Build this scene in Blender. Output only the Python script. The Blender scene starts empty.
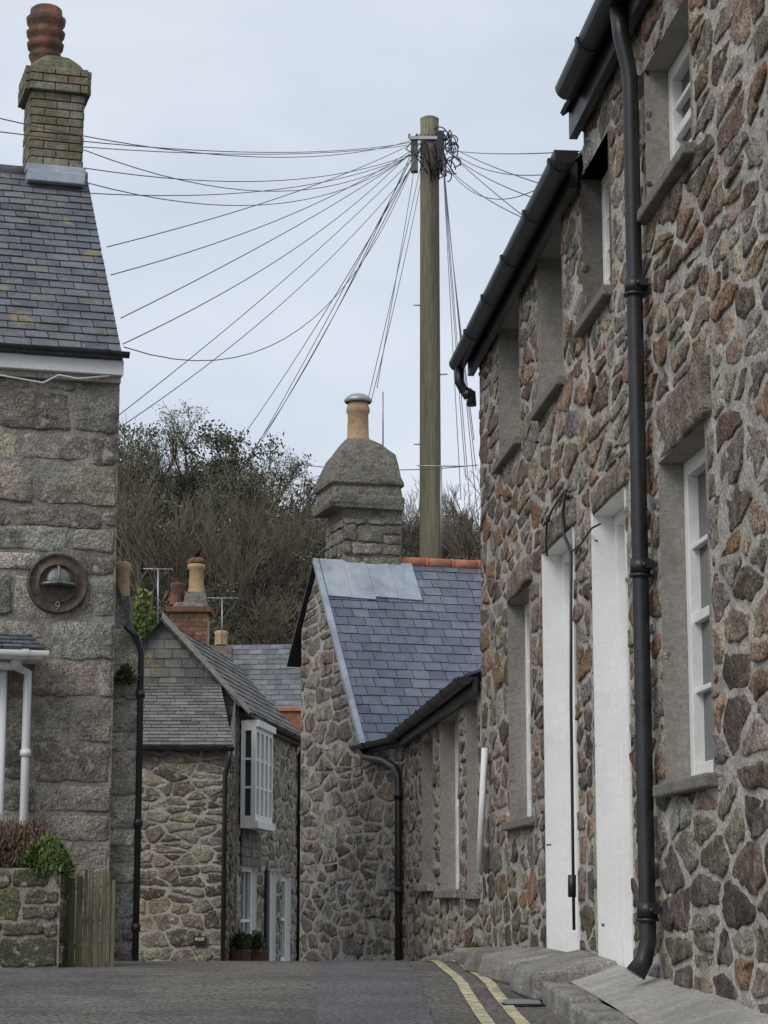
import bpy, math, random
import numpy as np
from mathutils import Vector, noise as mnoise
R = random.Random(7)
FPX=2200.0; PITCH=math.radians(10.13)
SP,CP=math.sin(PITCH),math.cos(PITCH)
def sight(px,py):
    xc=(px-384)/FPX; yc=(512-py)/FPX; den=CP-yc*SP
    return xc/den,(SP+yc*CP)/den
def S(px,py,Y):
    a,b=sight(px,py); return Vector((a*Y,Y,b*Y))
# ------------------------------------------------------------ materials
def new_mat(name):
    m=bpy.data.materials.new(name); m.use_nodes=True
    nt=m.node_tree; b=nt.nodes['Principled BSDF']; return m,nt,b
MATS={}
def mat(name, base=(.5,.5,.5), rough=.85, ns=4.0, var=.25, fs=60., fvar=.15, bump=.3, bs=30., attr=False, metal=0., spec=.3, spots=None, stretch=None, bdist=.02):
    m,nt,b=new_mat(name); N=nt.nodes; L=nt.links
    tc=N.new('ShaderNodeTexCoord'); src=tc.outputs['Object']
    if stretch:
        mp=N.new('ShaderNodeMapping'); mp.inputs['Scale'].default_value=stretch; L.new(src,mp.inputs['Vector']); src=mp.outputs['Vector']
    def noi(sc,det=2,r=.6):
        n=N.new('ShaderNodeTexNoise'); n.inputs['Scale'].default_value=sc; n.inputs['Detail'].default_value=det; n.inputs['Roughness'].default_value=r
        L.new(src,n.inputs['Vector']); return n.outputs['Fac']
    def mr(x,a,bb,c,d):
        n=N.new('ShaderNodeMapRange'); L.new(x,n.inputs['Value'])
        for k,v in zip(('From Min','From Max','To Min','To Max'),(a,bb,c,d)): n.inputs[k].default_value=v
        return n.outputs['Result']
    def mul(a,bb):
        n=N.new('ShaderNodeMath'); n.operation='MULTIPLY'; L.new(a,n.inputs[0]); L.new(bb,n.inputs[1]); return n.outputs[0]
    v=mr(noi(ns),.3,.7,1-var,1+var)
    if fvar>0: v=mul(v,mr(noi(fs,1,.7),.3,.7,1-fvar,1+fvar))
    vm=N.new('ShaderNodeVectorMath'); vm.operation='SCALE'; L.new(v,vm.inputs['Scale'])
    if attr:
        at=N.new('ShaderNodeAttribute'); at.attribute_name='col'
        L.new(at.outputs['Color'],vm.inputs[0])
    else: vm.inputs[0].default_value=base
    col=vm.outputs[0]
    if spots:
        for (sc,lo,hi,c,amt) in spots:
            f=mr(noi(sc,3,.65),lo,hi,0,amt)
            mx=N.new('ShaderNodeMix'); mx.data_type='RGBA'; L.new(f,mx.inputs[0]); L.new(col,mx.inputs[6]); mx.inputs[7].default_value=(*c,1); col=mx.outputs[2]
    L.new(col,b.inputs['Base Color'])
    b.inputs['Metallic'].default_value=metal
    b.inputs['Specular IOR Level'].default_value=spec
    b.inputs['Roughness'].default_value=rough
    if bump>0:
        bp=N.new('ShaderNodeBump'); bp.inputs['Strength'].default_value=bump; bp.inputs['Distance'].default_value=bdist
        L.new(noi(bs*.5,4,.72),bp.inputs['Height']); L.new(bp.outputs['Normal'],b.inputs['Normal'])
    MATS[name]=m; return m
mat('stone',attr=True,ns=7,var=.40,fs=55,fvar=.48,bump=1.0,bs=40,rough=.95,spec=.12,bdist=.05,spots=[(8,.50,.64,(.095,.075,.058),.6),(5.5,.54,.66,(.36,.32,.26),.5)])
mat('stone_lichen',attr=True,ns=5,var=.34,fs=65,fvar=.5,bump=1.0,bs=40,rough=.95,spec=.12,bdist=.04,spots=[(4,.50,.66,(.105,.097,.078),.6),(7,.56,.68,(.30,.275,.19),.4),(14,.56,.66,(.50,.49,.45),.6)])
mat('mortar',(.42,.39,.345),ns=5,var=.24,fs=50,fvar=.3,bump=1.0,bs=40,rough=.95,spec=.1,spots=[(2.2,.52,.72,(.22,.195,.16),.6)])
mat('mortar_dark',(.28,.262,.225),ns=5,var=.28,fs=50,fvar=.3,bump=1.0,bs=40,rough=.95,spec=.1,spots=[(2.2,.5,.7,(.14,.13,.10),.6)])
mat('render',(.29,.27,.24),ns=3,var=.22,fs=50,fvar=.16,bump=.4,bs=40,rough=.92,spots=[(3,.5,.72,(.14,.13,.105),.65)])
mat('sill',(.20,.185,.16),ns=5,var=.25,fs=60,fvar=.25,bump=.5,bs=40,rough=.92,spots=[(5,.5,.7,(.09,.085,.07),.6)])
mat('chimney_render',(.27,.25,.205),ns=5,var=.3,fs=45,fvar=.35,bump=1.0,bs=30,bdist=.06,rough=.95,spec=.1,spots=[(5,.47,.60,(.10,.093,.072),.7),(9,.6,.7,(.38,.35,.22),.5)])
mat('white_paint',(.78,.78,.76),ns=3,var=.05,fs=40,fvar=.04,bump=.15,bs=25,rough=.55,spots=[(5,.58,.8,(.48,.44,.36),.45)])
mat('black_paint',(.02,.02,.022),ns=6,var=.3,fs=40,fvar=.2,bump=.06,bs=30,rough=.42,spec=.5,spots=[(9,.6,.75,(.06,.055,.05),.5)])
mat('glass',(.03,.034,.038),ns=1,var=.2,fs=4,fvar=0,bump=.02,bs=3,rough=.12,spec=.6)
mat('slate',attr=True,ns=8,var=.16,fs=60,fvar=.12,bump=.3,bs=40,rough=.6,spec=.4,spots=[(5,.6,.74,(.22,.23,.235),.35)])
mat('slate_old',attr=True,ns=5,var=.22,fs=50,fvar=.2,bump=.4,bs=40,rough=.8,spots=[(3.2,.63,.70,(.30,.24,.09),.6),(13,.58,.7,(.25,.25,.235),.45)])
mat('lead',(.33,.37,.42),ns=4,var=.22,fs=40,fvar=.1,bump=.35,bs=12,rough=.55,spec=.5,spots=[(3,.46,.64,(.48,.51,.54),.7)])
mat('terracotta',(.40,.16,.09),ns=8,var=.28,fs=50,fvar=.15,bump=.2,rough=.85,spots=[(9,.55,.7,(.2,.12,.08),.6)])
mat('pot_cream',(.48,.33,.185),ns=8,var=.2,fs=50,fvar=.12,bump=.2,rough=.8,spots=[(8,.52,.66,(.2,.15,.1),.65)])
mat('pot_dark',(.18,.08,.05),ns=8,var=.3,fs=50,fvar=.15,bump=.3,rough=.75,spots=[(7,.46,.58,(.06,.045,.035),.8)])
mat('brick',attr=True,ns=10,var=.3,fs=60,fvar=.3,bump=.6,rough=.92,spots=[(4,.46,.62,(.13,.13,.07),.75)])
mat('moss',(.14,.14,.075),ns=12,var=.4,fs=60,fvar=.4,bump=1,bs=50,rough=1,spots=[(6,.5,.6,(.2,.19,.15),.7)])
mat('asphalt',(.20,.187,.168),ns=1.1,var=.24,fs=40,fvar=.62,bump=1.,bs=90,bdist=.03,rough=.92,spec=.12,spots=[(44,.56,.64,(.38,.355,.315),.6),(1.6,.5,.66,(.12,.113,.103),.6)])
mat('asphalt_patch',(.15,.151,.152),ns=1.5,var=.2,fs=48,fvar=.5,bump=.9,bs=100,rough=.92,spec=.12,spots=[(60,.59,.67,(.28,.28,.27),.5)])
mat('granite_slab',(.27,.255,.23),ns=3,var=.25,fs=70,fvar=.4,bump=.7,bs=50,rough=.9,spec=.12,spots=[(4,.5,.68,(.12,.11,.09),.65)])
mat('concrete',(.38,.36,.325),ns=2,var=.18,fs=60,fvar=.22,bump=.6,bs=50,rough=.92,spec=.12,spots=[(3,.48,.7,(.2,.19,.16),.65)])
mat('yellow_line',(.60,.53,.31),ns=6,var=.2,fs=50,fvar=.25,bump=.5,bs=90,rough=.9,spots=[(12,.50,.62,(.2,.19,.165),.85)])
mat('pole_wood',(.195,.17,.115),ns=6,var=.38,fs=40,fvar=.3,bump=.8,bs=20,rough=.9,stretch=(1,1,.06),spots=[(3,.46,.64,(.09,.09,.06),.65)])
mat('cable',(.09,.095,.105),ns=3,var=.1,fvar=0,bump=0,rough=.7)
mat('bronze',(.10,.075,.06),ns=20,var=.3,fs=70,fvar=.2,bump=.2,rough=.55,metal=.3)
mat('helmet',(.17,.18,.165),ns=30,var=.3,fs=90,fvar=.2,bump=.1,rough=.5,metal=.5)
mat('plank',(.15,.135,.09),ns=8,var=.4,fs=40,fvar=.3,bump=.6,rough=.95,stretch=(1,1,.15),spots=[(5,.5,.65,(.10,.11,.04),.7)])
mat('leaf',attr=True,ns=2,var=.3,fvar=0,bump=0,rough=.8)
mat('bark',(.12,.105,.08),ns=5,var=.3,fvar=0,bump=0,rough=.95)
mat('twig',(.165,.135,.10),ns=.6,var=.3,fvar=0,bump=0,rough=.95)
mat('grass_ground',(.085,.078,.042),ns=.3,var=.4,fs=5,fvar=.4,bump=.6,bs=3,rough=1)
mat('white_plastic',(.76,.77,.76),ns=3,var=.04,fvar=0,bump=0,rough=.35,spec=.5)
mat('tin',(.42,.42,.42),ns=3,var=.1,fvar=0,rough=.45,metal=.6,bump=0)
# ------------------------------------------------------------ mesh builder
class MB:
    def __init__(s): s.v=[];s.f=[];s.m=[];s.c=[];s.sm=[];s.names=[]
    def mi(s,n):
        if n not in s.names: s.names.append(n)
        return s.names.index(n)
    def av(s,p): s.v.append((p[0],p[1],p[2])); return len(s.v)-1
    def fi(s,idx,m,col=(1,1,1),sm=False): s.f.append(tuple(idx)); s.m.append(s.mi(m)); s.c.append(col); s.sm.append(sm)
    def face(s,pts,m,col=(1,1,1),sm=False): s.fi([s.av(p) for p in pts],m,col,sm)
    def hexa(s,p,m,col=(1,1,1)):
        i=[s.av(q) for q in p]
        for q in ((3,2,1,0),(4,5,6,7),(0,1,5,4),(1,2,6,5),(2,3,7,6),(3,0,4,7)): s.fi([i[k] for k in q],m,col)
    def box(s,c,sx,sy,sz,m,rot=0,col=(1,1,1),top=1.0):
        p=[];cs,sn=math.cos(rot),math.sin(rot)
        for z,k in ((-1,1),(1,top)):
            for x,y in ((-1,-1),(1,-1),(1,1),(-1,1)):
                X,Y=x*sx*k/2,y*sy*k/2
                p.append((c[0]+X*cs-Y*sn,c[1]+X*sn+Y*cs,c[2]+z*sz/2))
        s.hexa(p,m,col)
    def tube(s,path,r,m,n=10,col=(1,1,1),cap=True,sm=True):
        path=[Vector(q) for q in path]; rings=[]
        rr=r if isinstance(r,(list,tuple)) else [r]*len(path)
        prev=None
        for i,q in enumerate(path):
            if i==0:t=path[1]-q
            elif i==len(path)-1:t=q-path[i-1]
            else:t=(path[i+1]-q).normalized()+(q-path[i-1]).normalized()
            if t.length<1e-9:t=Vector((0,0,1))
            t.normalize()
            if prev is None:
                a=Vector((0,0,1)) if abs(t.z)<.9 else Vector((1,0,0))
            else: a=prev
            x=(a-t*a.dot(t)); 
            if x.length<1e-6: x=t.orthogonal()
            x.normalize(); prev=x; y=t.cross(x)
            rings.append([s.av(q+(x*math.cos(2*math.pi*k/n)+y*math.sin(2*math.pi*k/n))*rr[i]) for k in range(n)])
        for a,b in zip(rings,rings[1:]):
            for k in range(n): s.fi((a[k],a[(k+1)%n],b[(k+1)%n],b[k]),m,col,sm)
        if cap: s.fi(rings[0][::-1],m,col); s.fi(rings[-1],m,col)
    def lathe(s,c,prof,m,n=20,col=(1,1,1)):
        rings=[[s.av((c[0]+r*math.cos(2*math.pi*k/n),c[1]+r*math.sin(2*math.pi*k/n),c[2]+z)) for k in range(n)] for r,z in prof]
        for a,b in zip(rings,rings[1:]):
            for k in range(n): s.fi((a[k],a[(k+1)%n],b[(k+1)%n],b[k]),m,col,True)
        s.fi(rings[-1],m,col)
    def obj(s,name,parent=None,bevel=0):
        me=bpy.data.meshes.new(name); me.from_pydata(s.v,[],s.f)
        for n in s.names: me.materials.append(MATS[n])
        me.polygons.foreach_set('material_index',s.m); me.polygons.foreach_set('use_smooth',s.sm)
        at=me.attributes.new('col','FLOAT_COLOR','FACE')
        at.data.foreach_set('color',np.array([(*c,1) for c in s.c],dtype=np.float32).ravel())
        me.update()
        o=bpy.data.objects.new(name,me); bpy.context.scene.collection.objects.link(o)
        if parent: o.parent=parent
        if bevel:
            b=o.modifiers.new('bevel','BEVEL'); b.width=bevel; b.segments=2; b.limit_method='ANGLE'; b.angle_limit=math.radians(50)
        return o
def empty(name):
    o=bpy.data.objects.new(name,None); bpy.context.scene.collection.objects.link(o); return o
class Frame:
    """vertical wall plane through (x,y) heading (dx,dy); nside=+1 -> normal to the left of heading"""
    def __init__(s,x,y,dx,dy,nside=1):
        l=math.hypot(dx,dy); s.x,s.y,s.dx,s.dy=x,y,dx/l,dy/l; s.nx,s.ny=-s.dy*nside,s.dx*nside
    def P(s,u,v,o=0): return Vector((s.x+u*s.dx+o*s.nx,s.y+u*s.dy+o*s.ny,v))
    def hit(s,px,py,o=0):
        a,b=sight(px,py); X,Y=s.x+o*s.nx,s.y+o*s.ny; u=(a*Y-X)/(s.dx-a*s.dy); return u,b*(Y+u*s.dy)
def fbox(mb,F,u0,u1,v0,v1,o0,o1,m,col=(1,1,1)):
    mb.hexa([F.P(u0,v0,o0),F.P(u1,v0,o0),F.P(u1,v0,o1),F.P(u0,v0,o1),F.P(u0,v1,o0),F.P(u1,v1,o0),F.P(u1,v1,o1),F.P(u0,v1,o1)],m,col)
# ------------------------------------------------------------ stonework
def clip(poly,a,b,c):
    out=[];n=len(poly)
    for i in range(n):
        p,q=poly[i],poly[(i+1)%n]; dp=a*p[0]+b*p[1]-c; dq=a*q[0]+b*q[1]-c
        if dp<=0: out.append(p)
        if (dp<0<dq) or (dq<0<dp):
            t=dp/(dp-dq); out.append((p[0]+(q[0]-p[0])*t,p[1]+(q[1]-p[1])*t))
    return out
def area(p):
    return .5*sum(p[i][0]*p[(i+1)%len(p)][1]-p[(i+1)%len(p)][0]*p[i][1] for i in range(len(p))) if len(p)>2 else 0
def cut_openings(poly,ops,mg=.0):
    for (a,b,c,d) in ops:
        us=[p[0] for p in poly]; vs=[p[1] for p in poly]
        if not poly or max(us)<=a-mg or min(us)>=b+mg or max(vs)<=c-mg or min(vs)>=d+mg: continue
        best=[]
        for hp in ((1,0,a-mg),(-1,0,-(b+mg)),(0,1,c-mg),(0,-1,-(d+mg))):
            q=clip(poly,*hp)
            if len(q)>2 and abs(area(q))>abs(area(best) if best else 0): best=q
        poly=best
        if not poly: return []
    return poly
def stone(mb,F,poly,gap,h,col,cut,iters,m,rng,au=1.):
    if len(poly)<3: return
    if abs(area(poly))<.0012: return
    q=[]
    for p in poly:
        if not q or math.hypot(p[0]-q[-1][0],p[1]-q[-1][1])>.02: q.append(p)
    if len(q)<3: return
    sgn=1 if area(q)>0 else -1
    ins=q[:]
    for i in range(len(q)):
        a,b=q[i],q[(i+1)%len(q)]; dx,dy=b[0]-a[0],b[1]-a[1]; l=math.hypot(dx,dy) or 1
        nx,ny=dy/l*sgn,-dx/l*sgn
        ins=clip(ins,nx,ny,nx*a[0]+ny*a[1]-gap*rng.uniform(.1,.85)*(1+(au-1)*abs(nx)))
        if len(ins)<3: return
    q=ins
    if abs(area(q))<.0007: return
    o=[]
    for i in range(len(q)):
        a,b,c=q[i-1],q[i],q[(i+1)%len(q)]; k=cut*rng.uniform(.2,1.8)
        o.append((b[0]+(a[0]-b[0])*k,b[1]+(a[1]-b[1])*k)); o.append((b[0]+(c[0]-b[0])*k,b[1]+(c[1]-b[1])*k))
    q=o
    if iters>1:
        o=[]
        for i in range(len(q)):
            a,b=q[i],q[(i+1)%len(q)]; l=math.hypot(b[0]-a[0],b[1]-a[1]); ns=max(1,min(7,int(l/.035)))
            for k in range(ns): t=k/ns; o.append((a[0]+(b[0]-a[0])*t,a[1]+(b[1]-a[1])*t))
        q=o
    n=len(q); cx=sum(p[0] for p in q)/n; cy=sum(p[1] for p in q)/n
    sd=rng.uniform(0,50)
    q=[(x+.022*au*mnoise.noise(Vector((x*16,y*28,sd))),y+.020*mnoise.noise(Vector((x*16,y*28,sd+9)))) for x,y in q]
    tu,tv=rng.uniform(-.05,.05),rng.uniform(-.07,.07); hh=h*rng.uniform(.25,1.4)
    rings=[]
    for sc,of in ((1.0,-.012),(.975,.55),(.91,.92),(.55,1.0)):
        ring=[]
        for x,y in q:
            X,Y=cx+(x-cx)*sc,cy+(y-cy)*sc
            oo=of if of<0 else hh*of+((X-cx)*tu+(Y-cy)*tv)+(.005+h*.4)*mnoise.noise(Vector((X*14,Y*20,sd)))
            ring.append(mb.av(F.P(X,Y,max(oo,-.012))))
        rings.append(ring)
    c=mb.av(F.P(cx,cy,hh+(.005+h*.4)*mnoise.noise(Vector((cx*14,cy*20,sd)))))
    for a,b in zip(rings,rings[1:]):
        for k in range(n): mb.fi((a[k],a[(k+1)%n],b[(k+1)%n],b[k]),m,col,True)
    for k in range(n): mb.fi((rings[-1][k],rings[-1][(k+1)%n],c),m,col,True)
def palette(cols,jit=.22):
    def f(u,v,rng):
        c=rng.choice(cols); k=rng.uniform(1-jit,1+jit); return tuple(min(.9,x*k*rng.uniform(.95,1.05)) for x in c)
    return f
def rubble(mb,F,u0,u1,v0,v1,su,sv,rng,ops=(),limits=None,gap=.03,h=.016,pal=None,m='stone',iters=2,cut=.08,au=1.):
    seeds=[];v=v0-sv*.3
    while v<v1+sv*.3:
        rh=sv*rng.uniform(.55,1.6); u=u0-rng.random()*su
        while u<u1+su*.5:
            w=su*rng.choice((.3,.5,.8,1.0,1.3,1.9))*rng.uniform(.9,1.1)
            if rng.random()<.28:
                seeds.append((u+w/2,v+rh*.22)); seeds.append((u+w/2+rng.uniform(-.05,.05),v+rh*.78))
            else: seeds.append((u+w/2,v+rh*(.5+rng.uniform(-.25,.25))))
            u+=w
        v+=rh
    k=sv/su*1.2; arr=np.array(seeds); ar=arr*np.array([k,1.])
    for i,(su_,sv_) in enumerate(seeds):
        if not(u0-.3*su<su_<u1+.3*su and v0-.3*sv<sv_<v1+.3*sv): continue
        d=((ar-ar[i])**2).sum(1); idx=np.argpartition(d,min(16,len(d)-1))[:17]
        sx,sy=su_*k,sv_
        poly=[((sx-su*k*2.2)/k,sy-sv*2),((sx+su*k*2.2)/k,sy-sv*2),((sx+su*k*2.2)/k,sy+sv*2),((sx-su*k*2.2)/k,sy+sv*2)]
        for j in idx:
            if j==i: continue
            tx,ty=ar[j]; nx,ny=tx-sx,ty-sy; c=(tx*tx+ty*ty-sx*sx-sy*sy)/2
            poly=clip(poly,nx*k,ny,c)
            if len(poly)<3: break
        if len(poly)<3: continue
        for hp in ((-1,0,-u0),(1,0,u1),(0,-1,-v0),(0,1,v1)): poly=clip(poly,*hp)
        if limits and len(poly)>2:
            for hp in limits(su_,sv_): poly=clip(poly,*hp)
        if len(poly)<3: continue
        poly=cut_openings(poly,ops)
        if poly: stone(mb,F,poly,gap,h,pal(su_,sv_,rng),cut,iters,m,rng,au)
def coursed(mb,F,u0,u1,v0,v1,su,sv,rng,ops=(),gap=.03,h=.014,pal=None,m='stone_lichen',limits=None,cut=.06):
    v=v0
    while v<v1:
        rh=sv*rng.uniform(.55,1.3); u=u0-rng.random()*su*.5
        while u<u1:
            w=su*rng.uniform(.5,1.6)
            parts=[(v,rh)]
            if rng.random()<.14 and rh>.2: parts=[(v,rh*.5),(v+rh*.5,rh*.5)]
            for vv,hh in parts:
                jt=lambda:rng.uniform(-.014,.014)
                poly=[(u+jt(),vv+jt()),(u+w+jt(),vv+jt()),(u+w+jt(),vv+hh+jt()),(u+jt(),vv+hh+jt())]
                for hp in ((-1,0,-u0),(1,0,u1),(0,-1,-v0),(0,1,v1)):
                    if len(poly)>2: poly=clip(poly,*hp)
                if limits and len(poly)>2:
                    for hp in limits(u+w/2,vv+hh/2): poly=clip(poly,*hp)
                poly=cut_openings(poly,ops) if len(poly)>2 else []
                if poly: stone(mb,F,poly,gap,h,pal(u,v,rng),cut,2,m,rng)
            u+=w
        v+=rh
def panel(mb,F,u0,u1,v0,v1,ops,m):
    """wall face with holes + reveals; ops: (a,b,c,d,depth,revealmat)"""
    us=sorted({u0,u1,*[x for o in ops for x in o[:2] if u0<x<u1]}); vs=sorted({v0,v1,*[x for o in ops for x in o[2:4] if v0<x<v1]})
    for i in range(len(us)-1):
        for j in range(len(vs)-1):
            mu,mv=(us[i]+us[i+1])/2,(vs[j]+vs[j+1])/2
            if any(o[0]<mu<o[1] and o[2]<mv<o[3] for o in ops): continue
            mb.face([F.P(us[i],vs[j]),F.P(us[i+1],vs[j]),F.P(us[i+1],vs[j+1]),F.P(us[i],vs[j+1])],m)
    for a,b,c,d,dep,rm in ops:
        if b<=u0 or a>=u1: continue
        d=min(d,v1)
        for p,q in (((a,c),(a,d)),((b,c),(b,d)),((a,d),(b,d)),((a,c),(b,c))):
            mb.face([F.P(*p,.010),F.P(*q,.010),F.P(*q,-dep),F.P(*p,-dep)],rm)
def window(mb,F,u0,u1,v0,v1,o,nu=2,nv=4,fr=.055,bar=.022,sash=True,glass='glass'):
    fbox(mb,F,u0,u0+fr,v0,v1,o-.07,o,'white_paint'); fbox(mb,F,u1-fr,u1,v0,v1,o-.07,o,'white_paint')
    fbox(mb,F,u0+fr,u1-fr,v1-fr,v1,o-.07,o-.002,'white_paint'); fbox(mb,F,u0+fr,u1-fr,v0,v0+fr*1.2,o-.07,o-.002,'white_paint')
    a,b,c,d=u0+fr,u1-fr,v0+fr*1.2,v1-fr
    mb.face([F.P(a,c,o-.05),F.P(b,c,o-.05),F.P(b,d,o-.05),F.P(a,d,o-.05)],glass)
    for i in range(1,nu): x=a+(b-a)*i/nu; fbox(mb,F,x-bar/2,x+bar/2,c,d,o-.049,o-.018,'white_paint')
    for j in range(1,nv):
        y=c+(d-c)*j/nv; bw=bar*(1.9 if sash and j*2==nv else 1)
        fbox(mb,F,a,b,y-bw/2,y+bw/2,o-.049,o-.014,'white_paint')
def slates(mb,O,U,Sd,N,poly,w,e,m,pal,rng,t=.012,base=True):
    O,U,Sd,N=Vector(O),Vector(U).normalized(),Vector(Sd).normalized(),Vector(N).normalized()
    P=lambda u,s,o:O+U*u+Sd*s+N*o
    if base: mb.face([P(a,b,-.012) for a,b in poly],m,(.03,.03,.035))
    sg=1 if area(poly)>0 else -1; hps=[]
    for i in range(len(poly)):
        a,b=poly[i],poly[(i+1)%len(poly)]; dx,dy=b[0]-a[0],b[1]-a[1]; nx,ny=dy*sg,-dx*sg; hps.append((nx,ny,nx*a[0]+ny*a[1]))
    us=[p[0] for p in poly]; ss=[p[1] for p in poly]; s=min(ss);k=0
    while s<max(ss):
        u=min(us)-(w/2 if k%2 else 0)-rng.uniform(0,.02)
        while u<max(us):
            ww=w*rng.uniform(.9,1.1); g=.0035
            j=rng.uniform(-.006,.006)
            q=[(u+g,s+j),(u+ww-g,s+j*.5),(u+ww-g,s+e),(u+g,s+e)]
            for hp in hps:
                if len(q)>2: q=clip(q,*hp)
            if len(q)>2 and abs(area(q))>.0004:
                lift=t*rng.uniform(.8,1.4); of=lambda b:lift*(1-.85*(b-s)/e)
                c=pal(u,s,rng); top=[mb.av(P(a,b,of(b))) for a,b in q]; bot=[mb.av(P(a,b,-.01)) for a,b in q]
                mb.fi(top,m,c)
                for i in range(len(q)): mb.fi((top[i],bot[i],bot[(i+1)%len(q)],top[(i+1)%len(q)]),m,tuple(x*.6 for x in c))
            u+=ww
        s+=e;k+=1
def gutter(mb,F,u0,u1,v,o,r=.065,m='black_paint',step=.9):
    n=10; rings=[]
    for u in (u0,u1):
        rings.append([mb.av(F.P(u,v-r*math.sin(math.pi*k/n)*1.05,o+r*math.cos(math.pi*k/n))) for k in range(n+1)])
    for k in range(n): mb.fi((rings[0][k],rings[0][k+1],rings[1][k+1],rings[1][k]),m,sm=True)
    mb.fi(rings[0],m); mb.fi(rings[1],m)
    u=u0+.15
    while u<u1-.06:
        rr=[]
        for du in (0,.05):
            rr.append([mb.av(F.P(u+du,v+.006-(r+.009)*math.sin(math.pi*k/n)*1.05,o+(r+.009)*math.cos(math.pi*k/n))) for k in range(n+1)])
        for k in range(n): mb.fi((rr[0][k],rr[0][k+1],rr[1][k+1],rr[1][k]),m,sm=True)
        mb.fi(rr[0],m); mb.fi(rr[1],m)
        u+=step
# ------------------------------------------------------------ ground levels
ys=np.arange(-80,60,.25)
_r=np.interp(ys,[-80,-10,0,5,8,10,13,16,19,24,30,40,60],[-6,-2.6,-1.6,-.86,-.6,-.5,-.415,-.39,-.48,-.85,-1.3,-2,-2])
_k=np.exp(-np.linspace(-2,2,9)**2); _k/=_k.sum(); _rs=np.convolve(np.pad(_r,4,mode='edge'),_k,'valid')
def road(y): return float(np.interp(y,ys,_rs))
def pav(y): return float(np.interp(y,[-80,0,6,8,10,12,15,16.5,18,20,24,60],[-5.9,-1.35,-.62,-.39,-.32,-.26,-.28,-.34,-.42,-.53,-.88,-1.95]))
def ss(a,b,x): t=min(1,max(0,(x-a)/(b-a))); return t*t*(3-2*t)
def hill(x,y):
    if y<44: return road(y)-.03
    base=-2.03+17*ss(44,94,y)+8*ss(94,160,y)+ (1.2*mnoise.noise(Vector((x*.03,y*.03,1))))*ss(46,70,y)
    return base- 3.2*ss(-6,6,x)*ss(50,90,y)
mb=MB()
xs=[-500,-300,-180,-110,-70]+list(range(-50,51,4))+[70,110,180,300,500]
yy=[-400,-200,-80,-50,-30,-20]+[i*1.0 for i in range(-12,45)]+list(range(45,130,3))+[135,145,160,200,280,400,700]
idx=[[mb.av((x,y,hill(x,y))) for x in xs] for y in yy]
for j in range(len(yy)-1):
    for i in range(len(xs)-1): mb.fi((idx[j][i],idx[j][i+1],idx[j+1][i+1],idx[j+1][i]),'grass_ground',sm=True)
mb.obj('ground')
RW=Frame(2.15,0,-.0913,1,1)
def wallx(y): return 2.15-.0913*y
def kerbx(y): return float(np.interp(y,[-20,0,9.7,14.2,15.6,16.6,21,30,60],[1.9,1.35,.83,.66,.60,.52,.12,-.55,-3]))
mb=MB()
Y=-30.
prev=None
while Y<58:
    xr=kerbx(Y)+.02; row=[mb.av((x,Y,road(Y)+.012*mnoise.noise(Vector((x*.6,Y*.6,0)))+ (.0))) for x in np.linspace(-9,xr,14)]
    if prev:
        for i in range(13): mb.fi((prev[i],prev[i+1],row[i+1],row[i]),'asphalt',sm=True)
    prev=row; Y+=.5
mb.obj('road')
def rz(x,y):
    Y0=-30+math.floor((y+30)/.5)*.5; t=(y-Y0)/.5
    def g(Yk):
        X=np.linspace(-9,kerbx(Yk)+.02,14); Z=[road(Yk)+.012*mnoise.noise(Vector((xx*.6,Yk*.6,0))) for xx in X]
        return float(np.interp(x,X,Z))
    return g(Y0)*(1-t)+g(Y0+.5)*t
def ribbon(mb,pts,m,off,w=None):
    pr=None
    for y,xl,xr in pts:
        row=[mb.av((xl+(xr-xl)*k/3,y,rz(xl+(xr-xl)*k/3,y)+off)) for k in range(4)]
        if pr:
            for k in range(3): mb.fi((pr[k],pr[k+1],row[k+1],row[k]),m,sm=True)
        pr=row
mb=MB(); pts=[]
y=4.
while y<24:
    pts.append((y,float(np.interp(y,[4,9.7,16,24],[-.2,-.29,-.46,-1]))+.03*mnoise.noise(Vector((0,y*3,0))),float(np.interp(y,[4,9.7,16,24],[.2,.22,.17,-.3]))+.03*mnoise.noise(Vector((4,y*3,0))))); y+=.25
ribbon(mb,pts,'asphalt_patch',.005); mb.obj('road_repair_patch')
mb=MB()
for off in (0,.15):
    pts=[];y=2.
    while y<20:
        x=float(np.interp(y,[2,9.7,13,16,20],[.75,.42,.39,.33,.0]))+off+.008*mnoise.noise(Vector((off,y*2,0))); w_=.06+.014*mnoise.noise(Vector((off,y*4,5))); pts.append((y,x,x+w_)); y+=.25
    ribbon(mb,pts,'yellow_line',.009)
mb.obj('yellow_lines')
mb=MB(); prev=None; Y=-10.
while Y<24:
    k=kerbx(Y)+.13; w=max(wallx(Y),k+.02); zt=road(Y)+.10
    if Y>15.5: k=min(k,wallx(Y)-.01)
    row=[mb.av((k+(w-k)*t,Y,zt+(pav(Y)-zt)*t+.012*mnoise.noise(Vector((t*2,Y*1.5,3))))) for t in (0,.25,.5,.75,1)]
    if prev:
        for i in range(4): mb.fi((prev[i],prev[i+1],row[i+1],row[i]),'concrete',sm=True)
    prev=row; Y+=.3
mb.obj('pavement')
mb=MB(); Y=-8.; rng=random.Random(3)
while Y<21:
    l=rng.uniform(.35,.9); a,b=Y+.01,Y+l-.01; zz=rng.uniform(.07,.12)*(1 if Y<15.5 else .5)
    p=[]
    for z in (-.15,None):
        for y_,dx in ((a,0),(a,.14),(b,.14),(b,0)):
            x=kerbx(y_)+dx+rng.uniform(-.018,.018); p.append((x,y_,road(y_)+(-.15 if z is not None else zz+rng.uniform(-.012,.012))))
    mb.hexa(p,'granite_slab'); Y+=l
mb.obj('kerb',bevel=.018)
mb=MB()
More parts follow.
